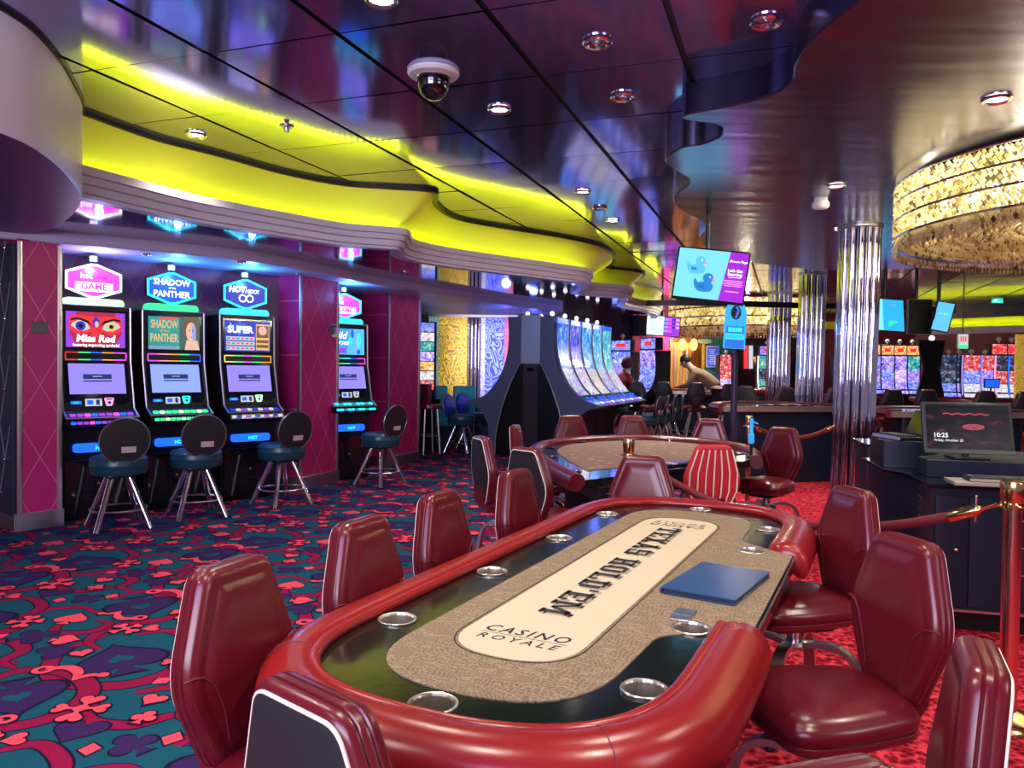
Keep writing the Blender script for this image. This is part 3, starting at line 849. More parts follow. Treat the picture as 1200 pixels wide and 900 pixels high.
near = [((428, 614), -24, 'burgundy padded chair, second of four along the poker table side facing the slot machines'),
        ((520, 582), -24, 'burgundy padded chair, third of four along the poker table side facing the slot machines'),
        ((598, 554), -27, "burgundy padded chair, farthest of four along the poker table's left side, before a black-backed chair"),
        ((376, 815), 50, 'chair seen from behind at the near table corner, black back panel with pale piping'),
        ((755, 544), 246, 'burgundy padded chair facing the camera at the far end of the near poker table'),
        ((990, 576), 190, 'burgundy chair on red carpet standing behind the far rail end of the poker table'),
        ((1073, 635), 192, 'burgundy chair on red carpet with its whole broad brown-burgundy seat in view'),
        ((1170, 790), 155, 'burgundy chair seen nearly edge-on in the lower right corner by the brass post base'),
        ((948, 908), 108, 'chair back just peeping in at the bottom edge right of the poker table')]
for (x, y), fc, lb in near:
    dup(CH, back_loc(x, y, fc, {-24: 0.235, 190: 0.215, 50: 0.24, 108: 0.24}.get(fc, 0.28), z={246: 0.92, 155: 0.935}.get(fc, 0.955)), fc, lb, GP)

# =================================================================== SECOND TABLE
T2O = [tuple(gz(x, y, 0.79).xy) for x, y in ((668, 556), (648, 546), (632, 536), (622, 528), (620, 522), (632, 516.5), (660, 512.5), (690, 510.5), (722, 509.5), (760, 509.5), (800, 511.5), (840, 515), (872, 520), (890, 526), (893, 534))]
T2c = Vector((1.2, 6.3))
t2 = thing('card_table', 'second card table with burgundy rail and brown cloth, behind the gold rope post', 'card table', (T2c.x, T2c.y, 0), 90)
L2 = [(x - T2c.x, y - T2c.y) for x, y in T2O]
S2 = spline(L2, 4)                      # clockwise seen from above: left side, far side, right side
S2 = [p for p in S2]
r2 = MB()
r2.plan(S2, [(-0.10, 0.755), (-0.10, 0.72), (-0.05, 0.68), (0.0, 0.69), (0.01, 0.73), (-0.005, 0.775), (-0.04, 0.795), (-0.08, 0.785)], red_leather if False else burgundy)
r2.build('padded_rail', t2, sharp=60)
top_in = offs(S2, -0.085)
tp2 = MB(); tp2.prism(list(reversed(top_in)), 0.70, 0.752, race_black); tp2.build('racetrack', t2)
mid = Vector(((top_in[0][0] + top_in[-1][0]) / 2, (top_in[0][1] + top_in[-1][1]) / 2))
fl2 = [Vector(p) for p in offs(S2, -0.24)]
e0, e1 = Vector(top_in[0]), Vector(top_in[-1])
ed_ = (e1 - e0).normalized(); nn_ = Vector((-ed_.y, ed_.x))
fl2 = [p for p in fl2 if (p - e0).dot(nn_) > 0.20]
fb = MB(); fb.prism(list(reversed([tuple(p) for p in fl2])), 0.74, 0.7555, felt_brown)
pale = mat('pale_print', (0.36, 0.26, 0.24), 0.7)
for k in range(46):
    a = fl2[random.randrange(len(fl2))]; q = a.lerp(mid + nn_ * 0.3, random.uniform(0.12, 0.8))
    fb.poly(circ(random.uniform(0.012, 0.035), 9, q.x, q.y, random.uniform(0.008, 0.022)), pale, z=0.7562)
fb.build('playing_cloth', t2)
for k in range(8):
    q = Vector(S2[int((k + 0.6) / 8 * (len(S2) - 1))]); i = int((k + 0.6) / 8 * (len(S2) - 1))
    t_ = (Vector(S2[i + 1]) - Vector(S2[i - 1])).normalized(); q = q + Vector((t_.y, -t_.x)) * 0.155
    c = MB(); c.lathe([(0.035, 0.001), (0.045, 0.004), (0.047, 0.008), (0.042, 0.009), (0.038, 0.004)], chrome, n=20, c=(q.x, q.y, 0.752)); c.build('cup_holder', t2)
bd = MB()
ap_ = offs(S2, -0.2)
bd.prism(list(reversed(ap_)), 0.60, 0.70, black_plastic)
bd.prism(round_poly([tuple(mid + ed_ * a + nn_ * b) for a, b in ((-0.3, 0.40), (0.3, 0.40), (0.3, 0.85), (-0.3, 0.85))], 0.1), 0.01, 0.57, black_plastic, None, 0.01)
bd.build('pedestal_base', t2)
ct = MB()
for sy in (0.02,):
    c0 = mid + nn_ * sy
    ct.box((c0.x, c0.y, 0.715), (1.1, 0.06, 0.07), black_gloss, rz=math.atan2(ed_.y, ed_.x), bev=0.004)
    q = mid + nn_ * 0.16
    ct.box((q.x, q.y, 0.760), (0.62, 0.16, 0.012), black_gloss, rz=math.atan2(ed_.y, ed_.x), bev=0.003)
    for k in range(9):
        w = q + ed_ * (-0.26 + k * 0.065)
        ct.box((w.x, w.y, 0.768), (0.045, 0.12, 0.008), mat('chip_lilac', (0.10, 0.09, 0.40), 0.35) if k % 3 else tag_metal, rz=math.atan2(ed_.y, ed_.x), bev=0.002)
ct.build('chip_tray', t2)['label'] = 'black dealer tray with rows of chips'
GP2 = 'burgundy chairs around the second card table'
for (x, y), fc, lb in (((600, 500), -8, 'burgundy chair left of the second table, beside the dark end of the curved machine bank'),
                       ((668, 494), -74, 'burgundy chair behind the second table, directly below the curved bright screens'),
                       ((740, 494), -82, 'burgundy chair behind the second table, just above the brass rope post'),
                       ((832, 498), -112, 'burgundy chair top beyond the second table, left of the black sign pole'),
                       ((920, 506), 222, 'burgundy chair turned sideways at the right end of the second table, full back and seat')):
    dup(CH, back_loc(x, y, fc, z={-74: 0.905, -82: 0.905, -112: 0.905, 222: 0.93}.get(fc, 0.955)), fc, lb, GP2)
GP3 = 'chairs seen from the back by the second table'
for (x, y), fc, lb in (((560, 514), 22, 'chair seen almost edge-on with dark back, leftmost near the second table on patterned carpet'),
                       ((614, 528), 42, 'chair with smooth black back turned away, left of the second table behind a red chair')):
    dup(CH, back_loc(x, y, fc), fc, lb, GP3)
red_stripe = mat('scarlet_striped_velvet', (0.48, 0.012, 0.020), 0.55, bump=(300, 0.2, 0.002))
make_chair('casino_chair', 'dealer chair with scarlet striped fabric back by the rope and second table', burgundy, leg_chrome, 96, back_loc(838, 518, 96, z=0.99), GP3, striped=red_stripe)

# pale blue pen-like lamp standing at the right end of the second table
pl = MB(); cyan_plastic = mat('cyan_plastic', (0.02, 0.32, 0.75), 0.3, em=(0.02, 0.35, 0.9), es=0.6)
bp_ = gz(880, 538, 0.7535)
pl.lathe([(0.03, 0), (0.03, 0.02), (0.012, 0.03), (0.012, 0.12)], black_plastic, n=14)
pl.lathe([(0.016, 0.12), (0.022, 0.13), (0.022, 0.19), (0.014, 0.20), (0.014, 0.31), (0.008, 0.315)], cyan_plastic, n=14)
pl.tube([(0.012, 0, 0.29), (0.05, 0, 0.275)], 0.006, cyan_plastic, n=6)
tag(pl.build('table_marker', None, (bp_.x, bp_.y, 0.756)), 'bright blue upright marker on a black stem at the end of the second table', 'marker')

# =================================================================== ROPE POSTS AND ROPES
velvet = mat('dark_red_velvet', (0.13, 0.006, 0.014), 0.8, bump=(700, 0.3, 0.002))
def post(loc, label, r=0.029, h=1.0):
    t = thing('rope_post', label, 'rope post', loc, 90)
    b = MB(); b.lathe([(0.150, 0.0), (0.152, 0.006), (0.145, 0.016), (0.11, 0.034), (0.06, 0.050), (0.034, 0.058), (0.032, 0.07)], brass, n=40); b.build('base', t)
    p = MB(); p.lathe([(r * 0.9, 0.055), (r * 0.9, h - 0.1)], carpet_tinted_metal, n=24); p.build('pole', t)
    c = MB(); c.lathe([(r * 0.95, h - 0.115), (r * 1.25, h - 0.11), (r * 1.25, h - 0.09), (r * 1.15, h - 0.085), (r * 1.2, h - 0.08), (r * 1.32, h - 0.01), (r * 1.25, h), (r * 0.4, h + 0.004)], brass, n=24)
    c.build('cap', t)
    g = MB()
    for a in (0, 90, 180, 270):
        ca, sa = math.cos(R(a)), math.sin(R(a))
        g.tube([(r * 1.2 * ca, r * 1.2 * sa, h - 0.098), (r * 1.9 * ca, r * 1.9 * sa, h - 0.098)], 0.005, brass, n=6)
    g.build('hook_ring', t)
    return t
P1 = gz(1180, 848, 0); P2 = gy(737, 512, 4.84); P3 = gy(878, 486, 7.5)
post((P1.x, P1.y, 0.006), 'tall brass rope post with domed base on red carpet at the right edge', 0.038)
post((P2.x, P2.y, 0.006), 'brass rope post standing between the two card tables')
post((P3.x, P3.y, 0.006), 'brass rope post in the distance beside the black sign pole')
def rope(a, b, sag, label, za=0.905, zb=0.905):
    A_, B_ = Vector((a.x, a.y, za)), Vector((b.x, b.y, zb)); d = (B_ - A_); d.z = 0; d.normalize()
    A_ += d * 0.055; B_ -= d * 0.055
    t = thing('velvet_rope', label, 'rope', (A_.x, A_.y, A_.z), 90)
    pts = []
    for k in range(33):
        s = k / 32; p = A_.lerp(B_, s); p.z -= sag * 4 * s * (1 - s); pts.append(tuple(p - A_))
    m = MB(); m.tube(pts[2:-2], 0.021, velvet, n=12); m.build('rope_body', t)
    for q, w in ((pts[:4], 1), (pts[::-1][:4], 1)):
        e = MB(); p0, p1 = Vector(q[1]), Vector(q[3])
        e.tube([tuple(p0), tuple(p0.lerp(p1, 0.15)), tuple(p1)], [0.012, 0.024, 0.026], brass, n=12)
        e.tube([q[0], tuple(Vector(q[0]).lerp(p0, 0.5)), tuple(p0)], [0.011, 0.007, 0.010], brass, n=8)
        e.build('brass_end', t)
    return t
rope(P2, P1, 0.24, 'sagging dark red velvet rope between the two nearest brass posts')
rope(P1, P1 + Vector((1.6, -0.3, 0)), 0.2, 'short piece of velvet rope leading out of frame from the brass post')
rope(P3, P3 + Vector((0.98, 0.26, 0)), 0.12, 'distant velvet rope hanging from the post beside the sign pole')

# =================================================================== ASH BIN
bn = gz(1003, 728, 0)
t = thing('ash_bin', 'low round steel bin with black collar behind the burgundy chairs', 'bin', (bn.x + 0.03, bn.y, 0.006), 90)
m = MB(); m.lathe([(0.125, 0.0), (0.13, 0.01), (0.13, 0.36), (0.12, 0.365)], carpet_tinted_metal, n=32); m.build('bin_body', t)  # steel body, with the carpet's reflection put into its colour
m = MB(); m.lathe([(0.128, 0.36), (0.138, 0.365), (0.138, 0.42), (0.13, 0.425)], black_gloss, n=32); m.build('collar', t)
m = MB(); m.lathe([(0.142, 0.42), (0.142, 0.445), (0.125, 0.45), (0.115, 0.435)], steel, n=32); m.build('lid', t)

# =================================================================== PIT PODIUM WITH MONITOR
pa = gz(1092, 738, 0).xy; pdir = Vector((0.97, -0.24)).normalized(); pn = Vector((-pdir.y, pdir.x))
pod = thing('pit_podium', 'dark navy cabinet desk at the right with locks, knobs and steel trim lines', 'podium', (pa.x, pa.y, 0.006), 90)
pod.rotation_euler = (0, 0, math.atan2(pdir.y, pdir.x))
# local: x along the front, y into the cabinet
b = MB()
b.prism([(-0.02, 0.0), (1.25, 0.0), (1.25, 0.9), (0.16, 1.25), (-0.12, 1.2), (-0.12, 0.6), (-0.02, 0.42)], 0.11, 0.80, dark_navy, None, 0.004)
b.prism([(0.0, 0.03), (1.23, 0.03), (1.23, 0.87), (0.18, 1.2), (0.0, 0.42)], 0.0, 0.115, black_plastic)
b.build('carcass', pod)
b = MB(); b.prism([(-0.05, -0.03), (1.28, -0.03), (1.28, 0.93), (0.14, 1.30), (-0.15, 1.25), (-0.15, 0.58), (-0.05, 0.42)], 0.80, 0.825, black_gloss, None, 0.004); b.build('worktop', pod)
b = MB()
for z in (0.118,): b.box((0.62, -0.008, z), (1.27, 0.012, 0.012), steel)
b.build('plinth_trim', pod)
for x0, x1 in ((0.0, 0.165), (0.175, 0.36)):
    dd = MB(); dd.box(((x0 + x1) / 2, -0.006, 0.45), (x1 - x0, 0.014, 0.62), dark_navy, bev=0.003); do = dd.build('door', pod)
    h = MB(); h.sphere((x1 - 0.06 if x0 == 0 else x0 + 0.20, -0.02, 0.46), 0.014, carpet_tinted_metal, n=12, k=8)
    h.build('knob', do)
for k in range(4):
    dd = MB(); z = 0.20 + k * 0.15
    dd.box((0.66, -0.006, z + 0.07), (0.56, 0.014, 0.138), dark_navy, bev=0.003)
    dd.box((0.66, -0.012, z + 0.138), (0.56, 0.010, 0.008), steel)
    do = dd.build('drawer', pod)
    h = MB(); h.sphere((0.42, -0.02, z + 0.08), 0.013, carpet_tinted_metal, n=12, k=8); h.build('knob', do)
hs = MB(); hs.tube([(0.20, -0.01, 0.62), (0.20, -0.02, 0.70), (0.20, -0.02, 0.76)], 0.007, steel, n=8); hs.sphere((0.20, -0.02, 0.765), 0.011, steel); hs.build('latch', pod)
# raised hutch the screens stand on
b = MB(); b.prism([(0.02, 0.26), (1.22, 0.26), (1.22, 0.86), (0.2, 1.15), (0.18, 0.6), (0.02, 0.45)], 0.825, 0.93, dark_navy, None, 0.004); b.build('hutch', pod)
b = MB(); b.box((0.02, 0.88, 0.912), (0.30, 0.42, 0.175), dark_navy, bev=0.006); b.build('raised_plinth', pod)
RZ = pod.rotation_euler[2]
def PL(x, y, z): return Vector((pa.x, pa.y, 0.006 + z)) + Vector((pdir.x * x + pn.x * y, pdir.y * x + pn.y * y, 0))
# monitor
mp_ = PL(0.27, 0.38, 0.933)
mon = thing('monitor', 'black flat monitor showing the time over a dark night picture', 'monitor', mp_, 90)
mon.rotation_euler = (0, 0, RZ + R(4))
b = MB(); b.prism(rect(0.22, 0.16, 0.04, 3), 0, 0.012, black_plastic, None, 0.003); b.tube([(0, 0.03, 0.01), (0, 0.05, 0.12)], 0.02, black_plastic, n=10); b.build('stand', mon)
tiltM = Matrix.Translation((0, 0, 0.185)) @ Matrix.Rotation(R(-14), 4, 'X')
bez = mat('charcoal_bezel', (0.022, 0.024, 0.022), 0.35)
b = MB(); b.box((0, 0.02, 0), (0.50, 0.035, 0.31), bez, tiltM, 0.005); b.box((0, -0.0, -0.148), (0.50, 0.012, 0.02), bez, tiltM); b.build('housing', mon)
sM = tiltM @ plane_M((0, 0.0015, 0.004), (1, 0, 0), (0, 0, 1))
scr = mat('night_screen', (0.01, 0.01, 0.012), 0.15)
nt = scr.node_tree
tc = N(nt, 'ShaderNodeTexCoord'); mpn = N(nt, 'ShaderNodeMapping'); mpn.inputs['Scale'].default_value = (9, 9, 26)
nt.links.new(tc.outputs['Object'], mpn.inputs['Vector'])
nz = N(nt, 'ShaderNodeTexNoise'); nz.inputs['Scale'].default_value = 1; nz.inputs['Detail'].default_value = 5; nt.links.new(mpn.outputs['Vector'], nz.inputs['Vector'])
nt.links.new(ramp(nt, nz.outputs['Fac'], [(0.46, (0.010, 0.011, 0.018)), (0.58, (0.04, 0.02, 0.035)), (0.67, (0.30, 0.07, 0.11)), (0.75, (0.7, 0.45, 0.5))]), bsdf(scr).inputs['Emission Color'])
bsdf(scr).inputs['Emission Strength'].default_value = 0.32; bsdf(scr).inputs['Specular IOR Level'].default_value = 0.05
b = MB(); b.poly(rect(0.465, 0.27), scr, sM)
wht = em('screen_white', (0.9, 0.9, 1.0), 1.1); red_dim = em('screen_red_glow', (0.55, 0.06, 0.10), 0.7)
b.poly(circ(0.062, 20, 0.03, 0.0, 0.018), red_dim, sM, 0.0004)
b.poly(circ(0.05, 16, 0.03, 0.0, 0.009), scr, sM, 0.0007)
for k in range(16): b.poly(rect(0.006, 0.012, cx=-0.02 + k * 0.007, cy=0.001 + 0.004 * math.sin(k)), red_dim, sM, 0.0009)
for k in range(20): b.poly(rect(0.014, 0.007, cx=-0.13 + k * 0.013, cy=0.078 + 0.004 * math.sin(k * 1.3)), red_dim, sM, 0.0004)
b.text('10:25', 0.028, wht, sM, -0.19, -0.052, 0.001, 'L', bold=0.01); b.text('Friday, October 25', 0.015, wht, sM, -0.19, -0.083, 0.001, 'L')
b.build('screen', mon)
# keyboard in front of the monitor, on a pull-out shelf
def keyboard(loc, rz, label, tilt=0):
    k = MB(); k.box((0, 0, 0.009), (0.46, 0.15, 0.018), black_plastic, bev=0.006)
    keyc = mat('key_grey', (0.03, 0.03, 0.034), 0.4)
    for r in range(5):
        for c in range(19):
            k.box((-0.208 + c * 0.0231, -0.052 + r * 0.026, 0.021), (0.019, 0.021, 0.008), keyc, bev=0.002)
    k.box((0, -0.073, 0.010), (0.46, 0.006, 0.014), mat('ivory_edge', (0.38, 0.35, 0.27), 0.4))
    return tag(k.build('keyboard', None, loc, rz), label, 'keyboard')
sh = MB(); sh.box((0.36, -0.06, 0.847), (0.62, 0.20, 0.02), mat('ivory_shelf', (0.30, 0.28, 0.22), 0.4), bev=0.004)
sh.build('keyboard_shelf', pod)
keyboard(PL(0.36, -0.07, 0.858), RZ, 'black computer keyboard on the shelf below the dark monitor')
# second terminal turned away to the left
t = thing('pit_terminal', 'slanted black terminal with keypad left of the dark monitor', 'terminal', PL(0.03, 0.86, 1.0), 90)
t.rotation_euler = (0, 0, RZ - R(74))
b = MB(); b.box((0, 0.0, 0.012), (0.34, 0.24, 0.024), black_plastic, bev=0.006)
b.box((0, -0.123, 0.014), (0.34, 0.006, 0.018), mat('lilac_edge', (0.45, 0.42, 0.65), 0.3)); b.build('base', t)
b = MB()
for r in range(4):
    for c in range(9): b.box((-0.12 + c * 0.03, -0.09 + r * 0.03, 0.028), (0.023, 0.022, 0.010), mat('key_grey'), bev=0.002)
b.build('keypad', t)
b = MB(); mm = Matrix.Translation((0.02, 0.10, 0.105)) @ Matrix.Rotation(R(-24), 4, 'X')
b.box((0, 0, 0), (0.22, 0.025, 0.18), black_plastic, mm, 0.004); b.box((0, -0.013, 0), (0.20, 0.002, 0.155), black_gloss, mm)
b.box((0, -0.012, 0.089), (0.22, 0.006, 0.006), mat('lilac_edge'), mm); b.build('display', t)
ph = MB()
ph.tube([tuple(PL(-0.07, 0.02, 0.80) - PL(0, 0, 0) + Vector((0.006 * math.cos(k), 0.006 * math.sin(k), -0.006 * k))) for k in range(34)], 0.004, black_plastic, n=5)
o = ph.build('coiled_cord', None, PL(0, 0, 0)); tag(o, 'black coiled cord hanging down the left corner of the podium', 'cord')
# reddish wooden side cupboard left of the podium
scp = gz(1056, 655, 0)
sc_ = thing('side_cupboard', 'reddish dark cupboard with a curved handle just left of the podium', 'cupboard', (scp.x, scp.y, 0.006), 90)
sc_.rotation_euler = (0, 0, math.atan2(pdir.y, pdir.x))
mah = mat('dark_mahogany', (0.070, 0.010, 0.016), 0.35)
b = MB(); b.box((0, 0.25, 0.43), (0.52, 0.5, 0.86), dark_navy, bev=0.005); b.build('carcass', sc_)
b = MB(); b.box((0.06, -0.006, 0.45), (0.30, 0.018, 0.74), mah, bev=0.004); do = b.build('door', sc_)
b = MB(); b.tube(spline([(0.02, -0.015, 0.60), (0.045, -0.045, 0.585), (0.05, -0.045, 0.52), (0.03, -0.015, 0.49)], 4), 0.006, steel, n=8); b.build('handle', do)
b = MB(); b.box((0, 0.25, 0.87), (0.56, 0.54, 0.02), black_gloss, bev=0.004); b.build('top', sc_)

# =================================================================== SLOT MACHINES AT THE LEFT
ill = em('screen_lilac', (0.30, 0.24, 0.95), 0.95)
blu_lt = em('screen_soft_blue', (0.26, 0.36, 0.98), 1.0)
navy_em = em('screen_navy', (0.02, 0.03, 0.14), 1.0)
hot_blue = em('neon_blue', (0.01, 0.10, 1.0), 1.6)
cyan_em = em('neon_cyan', (0.02, 0.75, 1.0), 1.8)
green_em = em('neon_green', (0.03, 0.95, 0.22), 1.5)
mag_em = em('neon_magenta', (0.95, 0.05, 0.75), 1.6)
white_em = em('neon_white', (0.95, 0.95, 1.0), 2.0)
red_em = em('neon_red', (0.95, 0.03, 0.04), 1.0)
orange_em = em('neon_orange', (1.0, 0.35, 0.05), 1.2)
yellow_em = em('neon_yellow', (0.95, 0.80, 0.15), 1.2)
gold_em = em('screen_gold', (0.80, 0.50, 0.16), 0.9)
deepblue_em = em('screen_deep_blue', (0.02, 0.03, 0.45), 1.0)
teal_em = em('screen_teal', (0.03, 0.30, 0.30), 0.9)
purple_em = em('screen_purple', (0.30, 0.05, 0.65), 1.0)
pink_em = em('screen_pink', (0.95, 0.30, 0.60), 1.2)
lime_em = em('neon_pale_green', (0.45, 1.0, 0.45), 1.5)
sign_blue = em('sign_blue', (0.01, 0.10, 0.75), 1.1)
skin_em = em('screen_skin', (0.80, 0.48, 0.36), 0.9)
brown_em = em('screen_brown', (0.20, 0.08, 0.05), 0.8)
grey_em = em('screen_pale_grey', (0.55, 0.60, 0.66), 0.9)

def art_miss_red(b, M, w, h):
    b.poly(rect(w, h), em('screen_crimson', (0.42, 0.02, 0.06), 0.95), M)
    b.poly([(-w / 2, -h / 2), (-w / 2, h / 2), (-w * .32, h / 2), (-w * .44, -h * .1), (-w * .3, -h / 2)], purple_em, M, .0005)
    b.poly([(w / 2, -h / 2), (w * .3, -h / 2), (w * .44, -h * .1), (w * .32, h / 2), (w / 2, h / 2)], purple_em, M, .0005)
    for s in (-1, 1):
        b.poly([(s * w * x, h * y) for x, y in ((.02, .38), (.42, .40), (.46, .05), (.30, -.18), (.08, -.05))], red_em, M, .0008)
        b.poly([(s * w * x, h * y) for x, y in ((.10, .04), (.16, .20), (.28, .26), (.38, .20), (.42, .10), (.30, -.02), (.18, -.03))], grey_em, M, .0012)
        b.poly(circ(h * .13, 16, s * w * .26, h * .10), deepblue_em if s < 0 else gold_em, M, .0016)
        b.poly(circ(h * .06, 12, s * w * .26, h * .10), em('screen_black', (0.004, 0.004, 0.006), 1), M, .002)
        b.poly([(s * w * x, h * y) for x, y in ((.06, .10), (.14, .26), (.30, .34), (.42, .30), (.43, .24), (.30, .28), (.16, .19))], em('screen_black', (0, 0, 0), 1), M, .002)
    b.poly(circ(w * .06, 16, 0, h * .22, h * .14), deepblue_em, M, .0022)
    b.poly(circ(w * .034, 14, 0.005, h * .16, h * .09), skin_em, M, .0026)
    b.poly([(-w * .05, h * .08), (w * .05, h * .08), (w * .09, -h * .2), (-w * .09, -h * .2)], red_em, M, .0024)
    b.text('Miss Red', h * .20, white_em, M, 0, -h * .24, .003, shear=.1, bold=.03, maxw=w * .86)
    b.text('featuring expanding symbols!', h * .075, white_em, M, 0, -h * .43, .003, bold=.02, maxw=w * .8)
def art_panther(b, M, w, h):
    b.poly(rect(w, h), teal_em, M)
    b.poly(rect(w * .4, h, cx=w * .3), em('screen_forest', (0.05, 0.12, 0.10), .9), M, .0005)
    b.poly(rect(w * .6, h * .1, cx=w * -.2, cy=-h * .44), em('screen_steel_blue', (0.2, 0.3, 0.5), .9), M, .0006)
    b.poly(rect(w * .34, h * .05, cx=-w * .12, cy=h * .46), red_em, M, .0007)
    b.poly(circ(w * .15, 20, w * .32, h * .14, h * .36), brown_em, M, .001)
    b.poly([(w * .2, -h * .5), (w * .5, -h * .5), (w * .46, -h * .2), (w * .24, -h * .2)], skin_em, M, .0012)
    b.poly(circ(w * .10, 20, w * .33, h * .06, h * .30), skin_em, M, .0015)
    b.poly([(w * .34, h * .32), (w * .43, h * .18), (w * .43, -h * .16), (w * .36, -h * .22)], em('screen_blue_shade', (0.25, 0.35, 0.75), .9), M, .0018)
    for x in (.295, .365): b.poly(circ(w * .014, 8, w * x, h * .10), em('screen_black'.strip(), (0, 0, 0), 1), M, .002)
    b.poly(rect(w * .05, h * .02, cx=w * .33, cy=-h * .10), red_em, M, .002)
    b.text('SHADOW', h * .25, gold_em, M, -w * .19, h * .28, .003, bold=.02, maxw=w * .52)
    b.text('of the', h * .09, gold_em, M, -w * .19, h * .08, .003)
    b.text('PANTHER', h * .25, gold_em, M, -w * .19, -h * .14, .003, bold=.02, maxw=w * .54)
def art_super(b, M, w, h):
    b.poly(rect(w, h), deepblue_em, M)
    for k in range(22): b.poly(circ(h * random.uniform(.015, .05), 8, w * random.uniform(-.48, .48), h * random.uniform(-.48, .48)), random.choice([purple_em, red_em, grey_em, blu_lt]), M, .0004 + k * .00002)
    b.poly(circ(w * .24, 20, -w * .16, h * .22, h * .2), sign_blue, M, .0012)
    b.text('SUPER', h * .22, white_em, M, -w * .16, h * .22, .002, bold=.03)
    for r in range(3):
        y = -h * (.08 + .16 * r)
        b.poly(rect(w * .62, h * .12, cx=-w * .16, cy=y), grey_em, M, .0015)
        for k in range(6): b.poly(rect(w * .07, h * .05, cx=-w * (.42 - k * .10), cy=y), (red_em if (k + r) % 2 else teal_em), M, .0019)
    b.poly(rect(w * .3, h * .86, cx=w * .33, cy=-h * .02), gold_em, M, .0015)
    b.poly(rect(w * .27, h * .4, cx=w * .33, cy=h * .16), brown_em, M, .0019)
    b.poly(circ(w * .1, 9, w * .33, h * .2), em('screen_salmon', (0.9, 0.45, 0.35), .9), M, .0023)
    b.poly(rect(w * .27, h * .1, cx=w * .33, cy=-h * .16), brown_em, M, .0019); b.poly(rect(w * .27, h * .1, cx=w * .33, cy=-h * .32), brown_em, M, .0019)
def art_wild(b, M, w, h):
    b.poly(rect(w, h), em('screen_sky', (0.05, 0.35, 0.80), .95), M)
    b.poly([(0, -h / 2), (w / 2, -h / 2), (w / 2, h / 2), (w * .1, h / 2)], em('screen_azure', (0.10, 0.50, 0.95), .95), M, .0005)
    for k in range(7): b.poly(circ(w * .05, 9, w * random.uniform(.08, .45), h * random.uniform(-.4, .4), h * random.uniform(.1, .3)), [blu_lt, sign_blue, cyan_em][k % 3], M, .0006 + k * .00003)
    b.text('Wild', h * .28, white_em, M, -w * .22, h * .25, .002, shear=.3); b.text('Horses', h * .2, white_em, M, -w * .2, -h * .02, .002, shear=.3)
    b.poly(rect(w * .4, h * .18, cx=-w * .22, cy=-h * .34), purple_em, M, .0012)
def sign_hot(b, M):
    b.poly(rect(.32, .085, cx=0, cy=-.055), white_em, M, .0006)
    b.text('hot', .052, white_em, M, -.015, .048, .0015, 'R', bold=.03); b.text('new', .05, em('screen_ink_violet', (0.08, 0.01, 0.12), 1), M, 0.0, .045, .0015, 'L')
    b.text('GAME', .06, mag_em, M, 0, -.048, .0018, bold=.035)
def sign_panther(b, M):
    b.text('SHADOW', .062, white_em, M, 0, .062, .0015, bold=.02, maxw=.36); b.text('of the', .022, white_em, M, 0, .005, .0015); b.text('PANTHER', .062, white_em, M, 0, -.055, .0015, bold=.02, maxw=.36)
def sign_hex(b, M):
    b.text('HOT', .06, white_em, M, -.09, .05, .0015, bold=.06, shear=.2); b.text('HEXX', .042, white_em, M, .075, .035, .0015, bold=.02, shear=.2)
    for q in ring_shape(.03, .043): b.poly([(x - .035, y - .045) for x, y in q], white_em, M, .0015)
    for q in ring_shape(.03, .043): b.poly([(x + .045, y - .045) for x, y in q], white_em, M, .0015)
BAR = [(red_em), (orange_em), (green_em), (cyan_em), (hot_blue), (mag_em), (yellow_em), (lime_em)]
